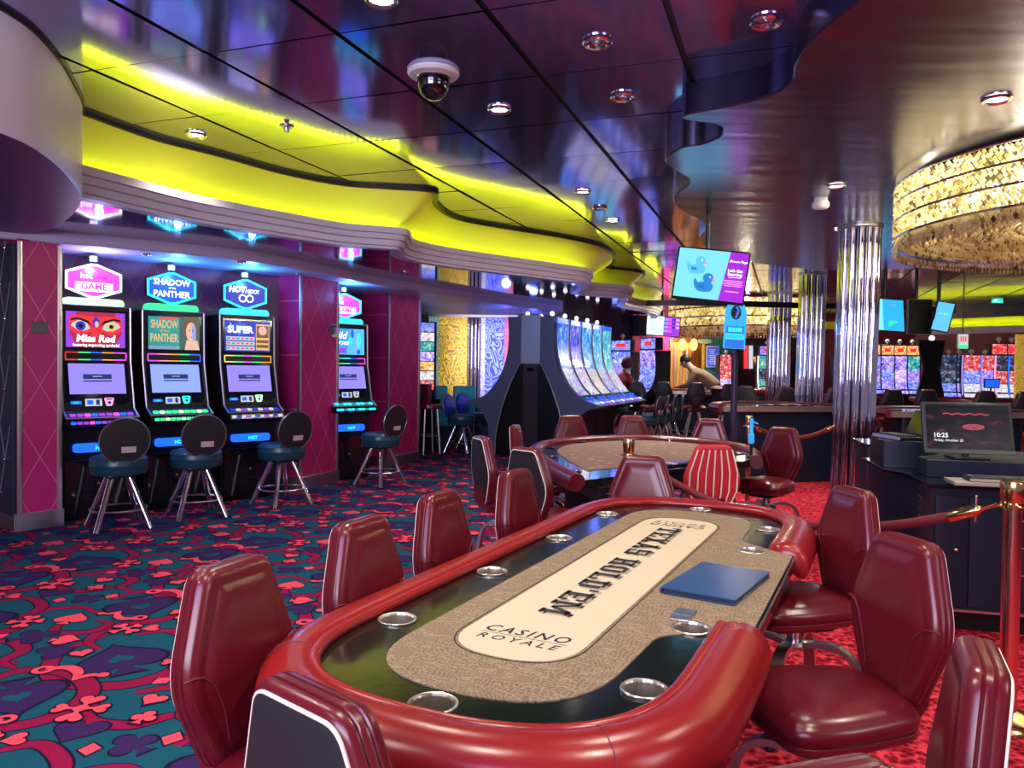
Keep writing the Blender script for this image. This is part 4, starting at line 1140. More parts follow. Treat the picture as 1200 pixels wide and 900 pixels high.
def slot_machine(loc, face, label, art, low, sign, sign_face, rim, base_col, bar_seq, keys, ring_col, glow=(0.05, 0.35, 1.0)):
    t = thing('slot_machine', label, 'slot machine', loc, face, 'slot machines in the wall alcoves')
    side = [(-0.42, 0.02), (-0.03, 0.02), (-0.03, 0.82), (0.15, 0.865), (0.165, 0.90), (0.155, 0.925), (0.025, 1.00), (-0.085, 1.45), (-0.10, 1.96), (-0.42, 1.96)]
    b = MB()
    Ms = Matrix(((0, 0, 1, 0), (1, 0, 0, 0), (0, 1, 0, 0), (0, 0, 0, 1)))      # profile (y, z) extruded along x
    b.prism(side, -0.305, 0.305, black_plastic, Ms, 0.006)
    b.box((0, -0.015, 0.30), (0.56, 0.03, 0.50), black_gloss, bev=0.004)
    b.box((-0.20, 0.003, 0.43), (0.05, 0.006, 0.022), mat('service_label', (0.45, 0.28, 0.22), 0.5))
    b.lathe([(0.011, 0), (0.012, 0.006)], steel, Matrix.Translation((0.0, 0.0, 0.33)) @ Matrix.Rotation(R(-90), 4, 'X'), 12)
    b.build('cabinet', t)
    e = MB()
    for s in (-1, 1):
        e.tube([(s * 0.300, 0.150, 0.935), (s * 0.300, 0.030, 1.005), (s * 0.300, -0.080, 1.45), (s * 0.300, -0.095, 1.955)], 0.011, steel, n=8)
    e.tube([(-0.30, -0.094, 1.957), (0.30, -0.094, 1.957)], 0.008, steel, n=8)
    e.tube([(-0.30, 0.150, 0.937), (0.30, 0.150, 0.937)], 0.009, steel, n=8)
    e.build('silver_edging', t)
    upM = plane_M((0, -0.0895, 1.725), (-1, 0, 0), (0, -0.015, 0.51)); loM = plane_M((0, -0.0255, 1.245), (-1, 0, 0), (0, -0.110, 0.45))
    upM = plane_M((0, -0.084, 1.735), (-1, 0, 0), (0, -0.015, 0.51))
    fr = MB(); fr.prism(rect(0.555, 0.375), -0.012, 0.0, black_gloss, upM, 0.004); fr.build('upper_bezel', t)
    s = MB(); art(s, plane_M((0, -0.0815, 1.738), (-1, 0, 0), (0, -0.015, 0.51)), 0.50, 0.325); s.build('upper_screen', t, fix=False)
    lb = MB(); barM = plane_M((0, -0.073, 1.495), (-1, 0, 0), (0, -0.02, 0.5))
    pts = rect(0.52, 0.075, 0.012, 2); pin = inset(pts, 0.009); m_ = len(pts)
    for k in range(m_):
        n_sub = 5 if (Vector(pts[k]) - Vector(pts[(k + 1) % m_])).length > 0.2 else 1
        for q in range(n_sub):
            l = lambda A, B, s_: tuple(Vector(A).lerp(Vector(B), s_))
            a0, a1 = l(pts[k], pts[(k + 1) % m_], q / n_sub), l(pts[k], pts[(k + 1) % m_], (q + 1) / n_sub)
            b0, b1 = l(pin[k], pin[(k + 1) % m_], q / n_sub), l(pin[k], pin[(k + 1) % m_], (q + 1) / n_sub)
            xm = (a0[0] + a1[0]) / 2
            lb.add([(*a0, .004), (*a1, .004), (*b1, .004), (*b0, .004)], [(0, 1, 2, 3)], bar_seq[int((xm + 0.26) / 0.52 * 4.99) % len(bar_seq)], barM)
    lb.build('rainbow_light_bar', t, fix=False)
    fr = MB(); fr.prism(rect(0.545, 0.385, cy=0.03), -0.008, 0.001, black_gloss, plane_M((0, -0.026, 1.235), (-1, 0, 0), (0, -0.110, 0.45)), 0.003); fr.build('lower_bezel', t)
    M2 = plane_M((0, -0.0365, 1.287), (-1, 0, 0), (0, -0.110, 0.45)); M2 = M2 @ Matrix.Translation((0, 0, 0.0035))
    s = MB(); s.poly(rect(0.475, 0.285), low, M2); s.poly(rect(0.24, 0.045, cy=0.02), navy_em, M2, .0006); s.poly(rect(0.24, 0.012, cy=-0.022), navy_em, M2, .0006)
    s.poly(rect(0.08, 0.006, cy=0.022), grey_em, M2, .0009)
    s.build('lower_screen', t, fix=False)
    # player tracking strip between the screen and the deck
    M3 = plane_M((0, 0.009, 1.072), (-1, 0, 0), (0, -0.110, 0.45)) @ Matrix.Translation((0, 0, 0.002))
    s = MB(); s.prism(rect(0.14, 0.066, cx=-0.045), 0, 0.004, grey_em, M3); s.poly(rect(0.05, 0.04, cx=-0.075), sign_blue, M3, .0045); s.poly(rect(0.03, 0.05, cx=-0.01), navy_em, M3, .0045); s.build('info_display', t, fix=False)
    s = MB(); s.prism(rect(0.09, 0.028, 0.01, 2, cx=-0.19), 0, 0.006, hot_blue, M3); s.text('LINK', 0.016, cyan_em, M3, -0.19, 0, .0068); s.build('player_badge', t, fix=False)
    s = MB(); s.prism(round_poly([(0.045, 0.012), (0.125, 0.012), (0.125, 0.04), (0.045, 0.04)], 0.01), 0, 0.012, ring_col, M3); s.prism(round_poly([(0.06, -0.035), (0.11, -0.035), (0.122, 0.014), (0.048, 0.014)], 0.012), 0, 0.012, ring_col, M3)
    s.prism(rect(0.05, 0.01, cx=0.085, cy=0.026), 0.012, 0.013, black_gloss, M3); s.prism(circ(0.013, 12, 0.085, -0.006), 0.012, 0.013, black_gloss, M3); s.build('bill_acceptor', t)
    s = MB(); s.prism(rect(0.085, 0.05, 0.006, 2, cx=0.19, cy=-0.002), 0, 0.01, black_gloss, M3); s.build('ticket_slot', t)
    # button deck
    d = MB(); dM = plane_M((0, 0.165, 0.897), (-1, 0, 0), (0, -0.012, 0.06)); d.prism(rect(0.58, 0.05, 0.006, 2), -0.01, 0.004, black_gloss, dM)
    for k in range(11): d.prism(rect(0.042, 0.026, 0.004, 2, cx=-0.25 + k * 0.05), 0.004, 0.008, keys[k % len(keys)], dM)
    dT = plane_M((0, 0.095, 0.967), (-1, 0, 0), (0, -0.13, 0.075))
    for k in range(9): d.prism(rect(0.048, 0.04, 0.006, 2, cx=-0.24 + k * 0.06, cy=-0.01), -0.002, 0.007, keys[(k + 1) % len(keys)], dT)
    d.build('button_deck', t)
    h = MB(); hM = plane_M((0, 0.0, 0.66), (-1, 0, 0), (0, 0, 1)); h.prism(rect(0.42, 0.08, 0.03, 4), -0.02, 0.02, hot_blue, hM); h.text('HOT', 0.034, cyan_em, hM, 0.02, 0, .022, bold=.03); h.build('blue_tray_light', t, fix=False)
    # topper
    tb = MB(); tb.prism(round_poly([(-0.265, 1.965), (0.265, 1.965), (0.245, 2.03), (-0.245, 2.03)], 0.03), -0.05, 0.05, base_col, Matrix(((1, 0, 0, 0), (0, 0, -1, -0.17), (0, 1, 0, 0), (0, 0, 0, 1))), 0.004)
    tb.build('topper_base', t)
    hexp = [(-0.245, -0.085), (-0.03, -0.165), (0.03, -0.165), (0.245, -0.085), (0.245, 0.085), (0.03, 0.165), (-0.03, 0.165), (-0.245, 0.085)]
    hM = plane_M((0, -0.145, 2.19), (-1, 0, 0), (0, 0, 1))
    hx = MB(); hx.prism(hexp, -0.06, 0.0, black_plastic, hM, 0.006); hs_ = hx.build('topper_sign', t)
    nr = MB(); a, i2 = inset(hexp, 0.004), inset(hexp, 0.026)
    nr.loft([[(x, y, .001) for x, y in a], [(x, y, .010) for x, y in inset(hexp, .008)], [(x, y, .010) for x, y in inset(hexp, .02)], [(x, y, .001) for x, y in i2]], rim, hM, False, False)
    nr.build('neon_border', hs_)
    fc = MB(); fc.poly(inset(hexp, 0.026), sign_face, hM, .003); sign(fc, hM @ Matrix.Translation((0, 0, .0034))); fc.build('sign_face', hs_, fix=False)
    lp = MB(); lp.lathe([(0.012, 2.33), (0.012, 2.375)], black_plastic, n=10, c=(0, -0.17, 0)); lp.lathe([(0.032, 2.375), (0.034, 2.38), (0.034, 2.42), (0.030, 2.425)], mat('candle_white', (0.7, 0.7, 0.6), 0.4, em=(0.9, 0.85, 0.5), es=0.3), n=14, c=(0, -0.17, 0))
    lp.build('candle_lamp', t)
    gl = lamp('sign_glow', 'POINT', (0, 0.0, 2.30), 13.0, glow, 0.03); gl.parent = t
    return t
slot_machine((-3.79, 7.08, 0), -46, 'slot machine in the first alcove with red eyes screen reading Miss Red', art_miss_red, ill, sign_hot, mag_em, white_em, lime_em, [red_em, green_em, hot_blue, orange_em, mag_em], [hot_blue, purple_em, purple_em, mag_em], pink_em, (0.35, 0.35, 1.0))
slot_machine((-3.33, 7.68, 0), -46, 'slot machine reading Shadow of the Panther with a blue hexagon sign and green light strip', art_panther, blu_lt, sign_panther, sign_blue, cyan_em, green_em, [mag_em, pink_em, orange_em, green_em, hot_blue], [green_em, green_em, lime_em], cyan_em)
slot_machine((-2.78, 8.22, 0), -47, 'slot machine beside the magenta pillar, its screen reading Super under a blue hexagon', art_super, ill, sign_hex, deepblue_em, cyan_em, cyan_em, [yellow_em, green_em, mag_em, green_em, orange_em], [grey_em, deepblue_em, grey_em, purple_em], lime_em)
slot_machine((-2.03, 9.66, 0), -48, 'slot machine alone in the second alcove between two magenta pillars', art_wild, ill, sign_hot, mag_em, cyan_em, cyan_em, [mag_em, green_em, cyan_em, hot_blue], [cyan_em, cyan_em, teal_em], grey_em)
sw_box = lambda p, s, name, lab, m, rz: tag((lambda b: (b.box((0, 0, 0), s, m, bev=0.006), b.box((0, -s[1] / 2, 0), (s[0] * .6, .003, s[2] * .2), grey_plast))[0].build(name, None, p, rz))(MB()), lab, 'wall plate')
grey_plast = mat('grey_plastic', (0.10, 0.09, 0.11), 0.4)
rzp = math.atan2(0.78, 0.63)
sw_box((-4.16 + 0.63 * 0.16 + .005, 6.50 + 0.78 * 0.16 - .004, 1.73), (0.13, 0.014, 0.10), 'wall_plate', 'dark plate on the leftmost magenta pillar', grey_plast, rzp)
rzp = math.atan2(0.92, 0.39)
b = MB(); b.box((0, 0, 0), (0.11, 0.03, 0.12), grey_plast, bev=0.006); b.box((0.05, 0, -0.03), (0.10, 0.03, 0.12), white_paint, bev=0.006)
o = b.build('thermostat', None, (-2.43 + 0.39 * 0.60 + .02, 8.81 + 0.92 * 0.60 - .008, 1.87), rzp); tag(o, 'pale grey control box on the magenta pillar between the alcoves', 'thermostat')
b = MB(); b.box((0, 0, 0), (0.075, 0.012, 0.11), white_paint, bev=0.005); b.box((0, -.007, .02), (0.03, .004, .02), black_plastic); b.box((0, -.007, -.02), (0.03, .004, .02), black_plastic)
o = b.build('power_socket', None, (-1.77 + 0.44 * 0.16 + .01, 10.99 + 0.90 * 0.16 - .004, 0.42), math.atan2(0.90, 0.44)); tag(o, 'small white power socket low on the magenta pillar by the last alcove', 'socket')

# ------------------------------------------------------------------- stools with round backs
def make_stool(label, loc, face, group, seatm=None, backm=None, name='slot_stool'):
    t = thing(name, label, 'stool', loc, face, group)
    seatm = seatm or teal_vinyl; backm = backm or black_vinyl
    s = MB(); s.lathe([(0.18, 0.465), (0.22, 0.475), (0.232, 0.50), (0.232, 0.545), (0.235, 0.552), (0.232, 0.559), (0.230, 0.60), (0.21, 0.622), (0.16, 0.635), (0.001, 0.640)], seatm, n=32); s.build('seat', t)
    b = MB(); bM = Matrix.Translation((0, -0.222, 0.775)) @ Matrix.Rotation(R(8), 4, 'X') @ plane_M((0, 0, 0), (-1, 0, 0), (0, 0, 1))
    b.lathe([(0.15, -0.025), (0.19, -0.022), (0.198, -0.012), (0.198, 0.012), (0.185, 0.026), (0.13, 0.036), (0.001, 0.040)], backm, bM, 36)
    b.build('round_backrest', t)
    r = MB(); r.tube([(0.198 * math.cos(2 * PI * k / 36), 0.198 * math.sin(2 * PI * k / 36), -0.018) for k in range(36)], 0.006, dull_steel, bM, n=6, closed=True); r.build('metal_rim', t)
    g = MB(); g.box((-0.03, -0.075, -0.029), (0.115, 0.052, 0.006), tag_metal, bM, 0.002); g.build('name_tag', t)
    k = MB(); k.loft([[(x * .09, -.13 + y, .50) for x, y in ((-1, -.03), (1, -.03), (1, .03), (-1, .03))], [(x * .09, -.175 + y, .56) for x, y in ((-1, -.02), (1, -.02), (1, .02), (-1, .02))], [(x * .08, -.180 + y, .72) for x, y in ((-1, -.012), (1, -.012), (1, .012), (-1, .012))]], seatm); k.build('back_bracket', t)
    p = MB(); p.prism(rect(0.24, 0.24, 0.03), 0.445, 0.472, black_plastic, None, 0.004); p.build('seat_plate', t)
    for a in (45, 135, 225, 315):
        c, s_ = math.cos(R(a)), math.sin(R(a))
        l = MB(); l.tube([(0.10 * c, 0.10 * s_, 0.452), (0.300 * c, 0.300 * s_, 0.0)], 0.025, chrome, n=12); l.build('leg', t)
    f = MB(); rr_ = 0.226
    f.tube([(rr_ * math.cos(2 * PI * k / 32), rr_ * math.sin(2 * PI * k / 32), 0.165) for k in range(32)], 0.009, steel, n=6, closed=True); f.build('foot_ring', t)
    return t
ST = make_stool('round-backed stool in front of the Miss Red slot machine, leftmost of the four', (-3.42, 6.72, 0.004), 128, 'round-backed stools at the alcove slot machines')
for p, fc, lb in (((-2.96, 7.25), 128, 'round-backed stool facing the Shadow of the Panther slot machine'), ((-2.36, 7.93), 140, 'round-backed stool turned before the Super slot machine, by the wide magenta pillar'), ((-1.58, 9.32), 146, 'round-backed stool at the single machine of the second alcove')):
    dup(ST, (p[0], p[1], 0.004), fc, lb)

# =================================================================== CURVED SLOT BANK
bank_o = Vector((0.30, 12.55)); bA = Vector((0.40, 0.916)).normalized(); bB = Vector((bA.y, -bA.x))
curve = spline([(0.42, 2.26), (0.405, 2.02), (0.415, 1.75), (0.48, 1.46), (0.62, 1.19), (0.79, 1.00), (0.90, 0.93)], 5)   # (out, z)
slate = mat('slate_blue_panel', (0.085, 0.11, 0.19), 0.42)
gb = thing('bank_gable', 'tall arched dark end panel closing the curved slot machine bank, steel plate at its top', 'end panel', (bank_o.x, bank_o.y, 0.004), math.degrees(math.atan2(-bA.y, -bA.x)))
# local x: +x points left in the picture (towards -bB), y out to the viewer
wing = [(0.40, 2.26)] + [(a - 0.02, z) for a, z in curve[3:]] + [(1.14, 0.855), (1.15, 0.82), (1.0, 0.79), (0.86, 0.70), (0.74, 0.50), (0.70, 0.0), (0.62, 0.0), (0.60, 0.35), (0.50, 0.78), (0.36, 1.15), (0.20, 1.47), (0.16, 1.52), (0.16, 2.26)]
Mg = plane_M((0, 0, 0), (-1, 0, 0), (0, 0, 1))
for s in (-1, 1):
    w = MB(); w.prism(wing if s > 0 else [(-x, z) for x, z in reversed(wing)], -0.05, 0.02, slate, Mg, 0.005); w.build('side_wing', gb)
w = MB(); w.prism([(-0.165, 1.50), (0.165, 1.50), (0.165, 2.29), (-0.165, 2.29)], -0.04, 0.03, mat('pale_steel_plate', (0.40, 0.44, 0.50), 0.4, 0.5), Mg, 0.004)
for k in range(4):
    for s in (-1, 1): w.box((s * 0.07, 0.031, 1.56 + 0.03 * k), (0.07, 0.003, 0.008), dull_steel)
w.build('steel_plate', gb)
w = MB(); arch = [(0.62, 0.0), (0.60, 0.35), (0.50, 0.78), (0.36, 1.15), (0.20, 1.47), (0.15, 1.52)]
w.prism([(-x, z) for x, z in arch] [::1] + [(x, z) for x, z in reversed(arch)], -0.05, -0.02, black_plastic, Mg)
w.build('arch_panel', gb)
w = MB(); w.prism([(-0.13, 0.0), (0.13, 0.0), (0.13, 1.50), (-0.13, 1.50)], -0.03, 0.012, mat('dark_plum_panel', (0.035, 0.016, 0.026), 0.4), Mg, 0.004); w.box((0, 0.016, 1.41), (0.10, 0.01, 0.06), black_gloss); w.build('centre_strip', gb)
w = MB()
for s in (-1, 1): w.tube([(s * (a + 0.0), 0.02, z) for a, z in reversed(arch)], 0.010, dull_steel, n=6)
w.build('arch_edging', gb)

def screen_art_mat(name, cols, sc, seed, es):
    """Animated-game picture on a lit screen: broad blotches of colour."""
    m = mat(name, (0.01, 0.01, 0.01), 0.12)
    nt = m.node_tree
    tc = N(nt, 'ShaderNodeTexCoord'); mp = N(nt, 'ShaderNodeMapping'); mp.inputs['Location'].default_value = (seed * 3.1, seed * 1.7, seed)
    mp.inputs['Scale'].default_value = sc; nt.links.new(tc.outputs['Object'], mp.inputs['Vector'])
    n = N(nt, 'ShaderNodeTexNoise'); n.inputs['Scale'].default_value = 1.0; n.inputs['Detail'].default_value = 4; n.inputs['Distortion'].default_value = 1.2
    nt.links.new(mp.outputs['Vector'], n.inputs['Vector'])
    k = len(cols)
    c = ramp(nt, n.outputs['Fac'], [(0.30 + 0.40 * i / (k - 1), c_) for i, c_ in enumerate(cols)])
    nt.links.new(c, bsdf(m).inputs['Emission Color']); bsdf(m).inputs['Emission Strength'].default_value = es
    return m
scr_blue = [screen_art_mat('bank_picture_%s' % n_, c_, (9, 9, 7), i + 1, 0.8) for i, (n_, c_) in enumerate((
    ('lagoon', [(0.01, 0.02, 0.30), (0.02, 0.10, 0.75), (0.06, 0.28, 0.95), (0.45, 0.7, 1.0)]), ('violet', [(0.02, 0.02, 0.30), (0.06, 0.08, 0.75), (0.15, 0.2, 0.95), (0.6, 0.55, 1.0)]),
    ('sea', [(0.01, 0.06, 0.30), (0.02, 0.25, 0.75), (0.10, 0.5, 0.95), (0.85, 0.95, 1.0)]), ('reef', [(0.01, 0.10, 0.35), (0.03, 0.35, 0.75), (0.2, 0.65, 0.9), (0.9, 0.9, 1.0)]),
    ('teal', [(0.01, 0.12, 0.30), (0.02, 0.40, 0.60), (0.15, 0.7, 0.8), (0.9, 0.95, 1.0)])))]
scr_low = [screen_art_mat('bank_lower_%s' % n_, c_, (11, 11, 11), i + 9, 0.6) for i, (n_, c_) in enumerate((
    ('foam', [(0.10, 0.10, 0.75), (0.45, 0.45, 1.0), (0.85, 0.85, 1.0), (1, 1, 1)]), ('pearl', [(0.2, 0.18, 0.7), (0.6, 0.6, 0.95), (0.9, 0.88, 0.9), (1, 1, 0.9)]), ('sand', [(0.3, 0.28, 0.6), (0.75, 0.7, 0.8), (0.95, 0.88, 0.7), (1, 0.98, 0.85)])))]
def bank_machine(i, s):
    """One curved machine; s=+1 on the right flank, -1 on the left."""
    W = 0.60; c = bank_o + bA * (0.37 + i * (W + 0.02)) 
    lab = ('blue curved-screen slot machine on the right flank of the bank, %s from the end panel' % ('first', 'second', 'third', 'fourth', 'fifth')[i]) if s > 0 else ('curved slot machine on the hidden left flank of the bank, %s from the end panel' % ('first', 'second', 'third')[i])
    n = bB * s
    t = thing('curved_slot_machine', lab, 'slot machine', (c.x, c.y, 0.004), math.degrees(math.atan2(n.y, n.x)), 'curved slot machines of the bank')
    # local y = outward, x along the bank
    Mc = Matrix(((0, 0, 1, 0), (1, 0, 0, 0), (0, 1, 0, 0), (0, 0, 0, 1)))
    body = [(0.02, 0.0), (0.52, 0.0), (0.50, 0.45), (0.62, 0.72), (1.13, 0.80)] + [(1.12, 0.84), (0.95, 0.90)] + [(a - 0.02, z) for a, z in reversed(curve[:-2])] + [(0.02, 2.26)]
    b = MB(); b.prism(body, -W / 2 + 0.005, W / 2 - 0.005, black_plastic, Mc); b.build('cabinet', t, sharp=50)
    def strip(z0, z1, off=0.0):
        cc = [(a, z) for a, z in curve if z0 <= z <= z1]
        return cc
    sc = MB()
    for z0, z1, m in ((1.42, 2.17, scr_blue[i % 5]), (1.00, 1.43, scr_low[i % 3])):
        cc = [(a, z) for a, z in spline(curve, 3) if z0 <= z <= z1]
        sc.loft([[(-W / 2 + 0.03, a + 0.004, z), (W / 2 - 0.03, a + 0.004, z)] for a, z in cc], m, None, False, False, closed=False)
    sc.build('curved_screen', t, fix=False, sharp=60)
    hd = MB(); hd.loft([[(x, a + 0.012 * k, z) for a, z, k in ((0.41, 2.17, 1), (0.405, 2.25, 1), (0.38, 2.25, 0), (0.38, 2.17, 0))] for x in (-W / 2 + .01, W / 2 - .01)], sign_blue, None); hd.build('header_strip', t)
    bz = MB()
    for x in (-W / 2 + 0.015, W / 2 - 0.015): bz.tube([(x, a + 0.008, z) for a, z in curve], 0.012, dull_steel, n=6)
    bz.build('silver_bezel', t, sharp=60)
    dk = MB(); dM = plane_M((0, 1.02, 0.888), (-s if False else -1, 0, 0), (0, -0.24, 0.085))
    dk.prism(rect(W - 0.04, 0.22, 0.01, 2), -0.006, 0.004, mat('deck_print', (0.05, 0.06, 0.3), 0.15, em=(0.12, 0.14, 0.75), es=0.5), dM)
    for k in range(4): dk.prism(rect(0.10, 0.05, 0.01, 2, cx=-0.19 + k * 0.125, cy=-0.03), 0.004, 0.009, [blu_lt, grey_em, ill, white_em][k], dM)
    for k in range(2): dk.lathe([(0.045, 0.0), (0.05, 0.01), (0.03, 0.035), (0.001, 0.04)], sign_blue, Matrix.Translation((-0.12 + 0.24 * k, 0.90, 0.935)), 14)
    dk.tube([(-W / 2, 1.135, 0.835), (W / 2, 1.135, 0.835)], 0.014, steel, n=8); dk.build('button_deck', t)
    lp = MB(); lp.lathe([(0.025, 2.26), (0.025, 2.30)], dull_steel, n=12, c=(0, 0.22, 0)); lp.sphere((0, 0.22, 2.335), 0.038, em('candle_glow', (1.0, 0.95, 0.9), 1.4), n=12, k=8, sz=1.1); lp.build('candle_lamp', t)
    if i % 2 == 0: gl = lamp('header_glow', 'POINT', (0, 0.62, 2.24), 4.0, (0.10, 0.16, 1.0), 0.08); gl.parent = t
for i in range(5): bank_machine(i, 1)
for i in range(3): bank_machine(i, -1)
# stools on both flanks of the bank
G4 = 'stools along the curved machine bank'
for i, (px, py) in enumerate(((742, 490), (752, 484), (763, 480), (774, 476))):
    c = bank_o + bA * (1.75 + 0.55 * i) + bB * (1.47 + 0.03 * i)
    dup(ST, (c.x, c.y, 0.004), math.degrees(math.atan2(-bB.y, -bB.x)) + 8 * (i % 2), 'blue-black stool drawn up to the bright curved bank, %s in its row' % ('nearest', 'second', 'third', 'farthest')[i], G4)
sv = mat('cobalt_vinyl', (0.010, 0.030, 0.42), 0.3, bump=(260, .1, .002))
c = bank_o - bB * 1.30 + bA * 0.15
s2 = make_stool('stool with blue back left of the dark bank end panel, on patterned carpet', (gz(540, 530, 0).x, gz(540, 530, 0).y, 0.004), -20, G4, teal_vinyl, sv)
c = bank_o - bB * 1.30 + bA * 0.55
dup(s2, (c.x, c.y, 0.004), -30, 'blue-backed stool half hidden behind the left wing of the dark end panel', G4)

# =================================================================== CHROME TUBE COLUMNS
column_metal = mat('column_chrome', (0.74, 0.71, 0.80), 0.05, 1.0, bump=(5, 0.06, 0.02))
def tube_column(base, top, r, label, ntube=13):
    t = thing('tube_column', label, 'column', base, 90)
    b, e = Vector((0, 0, 0)), Vector(top) - Vector(base)
    m = MB()
    for k in range(ntube):
        a = 2 * PI * k / ntube; o = Vector((r * 0.86 * math.cos(a), r * 0.86 * math.sin(a), 0))
        rt = r * 0.19
        pts = [tuple(b + o), tuple(b.lerp(e, .25) + o), tuple(b.lerp(e, .5) + o), tuple(b.lerp(e, .75) + o), tuple(e + o)]
        m.tube(pts, rt, column_metal, n=10, cap=False)
    m.build('tube_bundle', t, sharp=60)
    c = MB(); c.tube([tuple(b), tuple(e)], r * 0.80, black_gloss, n=24); c.build('core', t)
    c = MB(); c.lathe([(r * 1.04, 0), (r * 1.06, 0.01), (r * 1.06, 0.05), (r * 0.98, 0.06)], steel, n=32); c.build('base_ring', t)
    c = MB(); c.lathe([(r * 1.02, -0.03), (r * 1.12, -0.02), (r * 1.12, -0.004)], steel, n=32, c=tuple(e)); c.build('ceiling_ring', t)
    return t
cb = gz(996, 606, 0); ctp = gz(1008, 266, DZ)
tube_column((ctp.x - 0.03, ctp.y, 0.006), (ctp.x, ctp.y, DZ), 0.195, 'nearest chrome tube column, standing between poker table and podium')
q = gy(951, 400, 13.2); tube_column((q.x - 0.04, 13.2, 0.006), (q.x, 13.2, CZ), 0.215, 'chrome tube column farther off, left of the nearest column')
q = gy(913, 400, 16.5); tube_column((q.x - 0.02, 16.5, 0.006), (q.x, 16.5, CZ), 0.235, 'third chrome tube column, farthest, overlapped by the second')
q = gy(556, 362, 15.6)
tube_column((q.x, 15.6, 0.006), (q.x, 15.6, 2.46), 0.145, 'slim chrome tube column lit blue before the gold etched glass', 10)

# =================================================================== CHANDELIERS
crystal = bpy.data.materials.new('crystal_bead'); crystal.use_nodes = True
nt = crystal.node_tree; nt.nodes.remove(nt.nodes['Principled BSDF']); out = nt.nodes['Material Output']
tr = N(nt, 'ShaderNodeBsdfTranslucent'); tr.inputs['Color'].default_value = (1.0, 0.94, 0.80, 1)
gl = N(nt, 'ShaderNodeBsdfGlossy'); gl.inputs['Color'].default_value = (1.0, 0.93, 0.78, 1); gl.inputs['Roughness'].default_value = 0.08
ge = N(nt, 'ShaderNodeNewGeometry'); cc = ramp(nt, ge.outputs['Random Per Island'], [(0.0, (0.22, 0.17, 0.08)), (0.25, (0.78, 0.70, 0.40)), (0.55, (1.0, 0.97, 0.76)), (1.0, (1.0, 1.0, 0.94))])  # bright and dark bead tints imitate the sparkle of crystal
nt.links.new(cc, tr.inputs['Color'])
mx = N(nt, 'ShaderNodeMixShader'); mx.inputs[0].default_value = 0.22
nt.links.new(tr.outputs[0], mx.inputs[1]); nt.links.new(gl.outputs[0], mx.inputs[2]); nt.links.new(mx.outputs[0], out.inputs['Surface'])
bulb_warm = em('bulb_warm', (1.0, 0.86, 0.58), 9.0)
def bead(vs, fs, c, r, h):
    b = len(vs); x, y, z = c
    vs += [(x + r, y, z), (x, y + r, z), (x - r, y, z), (x, y - r, z), (x, y, z + h), (x, y, z - h)]
    for i in range(4):
        j = (i + 1) % 4
        fs += [(b + i, b + j, b + 4), (b + j, b + i, b + 5)]
def chandelier(c, zt, rad, drop, label, rows, cols, dish, nbulb, bs=1.0):
    t = thing('chandelier', label, 'chandelier', (c[0], c[1], zt), 90)
    m = MB(); m.lathe([(rad * 0.93, -0.001), (rad * 0.93, -0.045), (rad * 0.90, -0.05)], black_gloss, n=64); m.build('ceiling_plate', t)
    f = MB()
    for z in (-0.05, -0.05 - drop * 0.33, -0.05 - drop * 0.66, -0.05 - drop):
        f.tube([(rad * math.cos(2 * PI * k / 72), rad * math.sin(2 * PI * k / 72), z) for k in range(72)], 0.009 * bs, chrome, n=6, closed=True)
    f.build('chrome_hoops', t)
    vs, fs = [], []
    rs = random.Random(3)
    for i in range(rows):
        z = -0.06 - (drop - 0.02) * (i + 0.5) / rows
        for j in range(cols):
            a = 2 * PI * (j + 0.5 * (i % 2)) / cols
            bead(vs, fs, ((rad - 0.012 + rs.uniform(-.01, .01)) * math.cos(a), (rad - 0.012) * math.sin(a), z + rs.uniform(-.004, .004)), 0.0175 * bs, 0.021 * bs)
    m = MB(); m.add(vs, fs, crystal); o = m.build('crystal_curtain', t, sharp=5); o['kind'] = 'stuff'
    vs, fs = [], []
    for i in range(dish):
        rr_ = rad * (1 - (i + 0.2) / dish * 0.96); k = max(6, int(cols * rr_ / rad))
        z = -0.06 - drop * (1 + 0.0 * i) + 0.16 * math.sin(PI * 0.5 * (1 - rr_ / rad)) * (1 if drop > 0.2 else .3) - (0.05 if i == 0 else 0.0)
        for j in range(k):
            a = 2 * PI * (j + 0.5 * (i % 2)) / k
            bead(vs, fs, (rr_ * math.cos(a), rr_ * math.sin(a), z), 0.020 * bs, 0.027 * bs)
            if i % 3 == 0: bead(vs, fs, (rr_ * math.cos(a), rr_ * math.sin(a), z - 0.036 * bs), 0.013 * bs, 0.022 * bs)
    m = MB(); m.add(vs, fs, crystal); o = m.build('crystal_dish', t, sharp=5); o['kind'] = 'stuff'
    for k in range(nbulb):
        rr_ = rad * (0.86 if k % 3 else 0.5); a = 2.39996 * k
        m = MB(); m.sphere((rr_ * math.cos(a), rr_ * math.sin(a), -0.10 - drop * 0.45), 0.042, bulb_warm, n=10, k=8); m.build('bulb', t)
    return t
chandelier((4.40, 5.45), DZ, 1.56, 0.40, 'huge drum chandelier of clear crystal beads hanging at the upper right', 13, 290, 44, 34)
for k in range(7): lamp('chandelier_light', 'POINT', (4.4 + (0.75 * math.cos(k * PI / 3) if k else 0), 5.45 + (0.75 * math.sin(k * PI / 3) if k else 0), DZ - 0.15), 105, (1.0, 0.91, 0.66), 0.06)
q = gy(872, 362, 18.5)
chandelier((q.x, 18.5), CZ, 1.75, 0.62, 'distant drum chandelier of crystal beads beyond the hanging duck screen', 14, 150, 10, 14, 1.9)
lamp('chandelier_light', 'POINT', (q.x, 18.5, CZ - 0.35), 600, (1.0, 0.88, 0.62), 0.12)

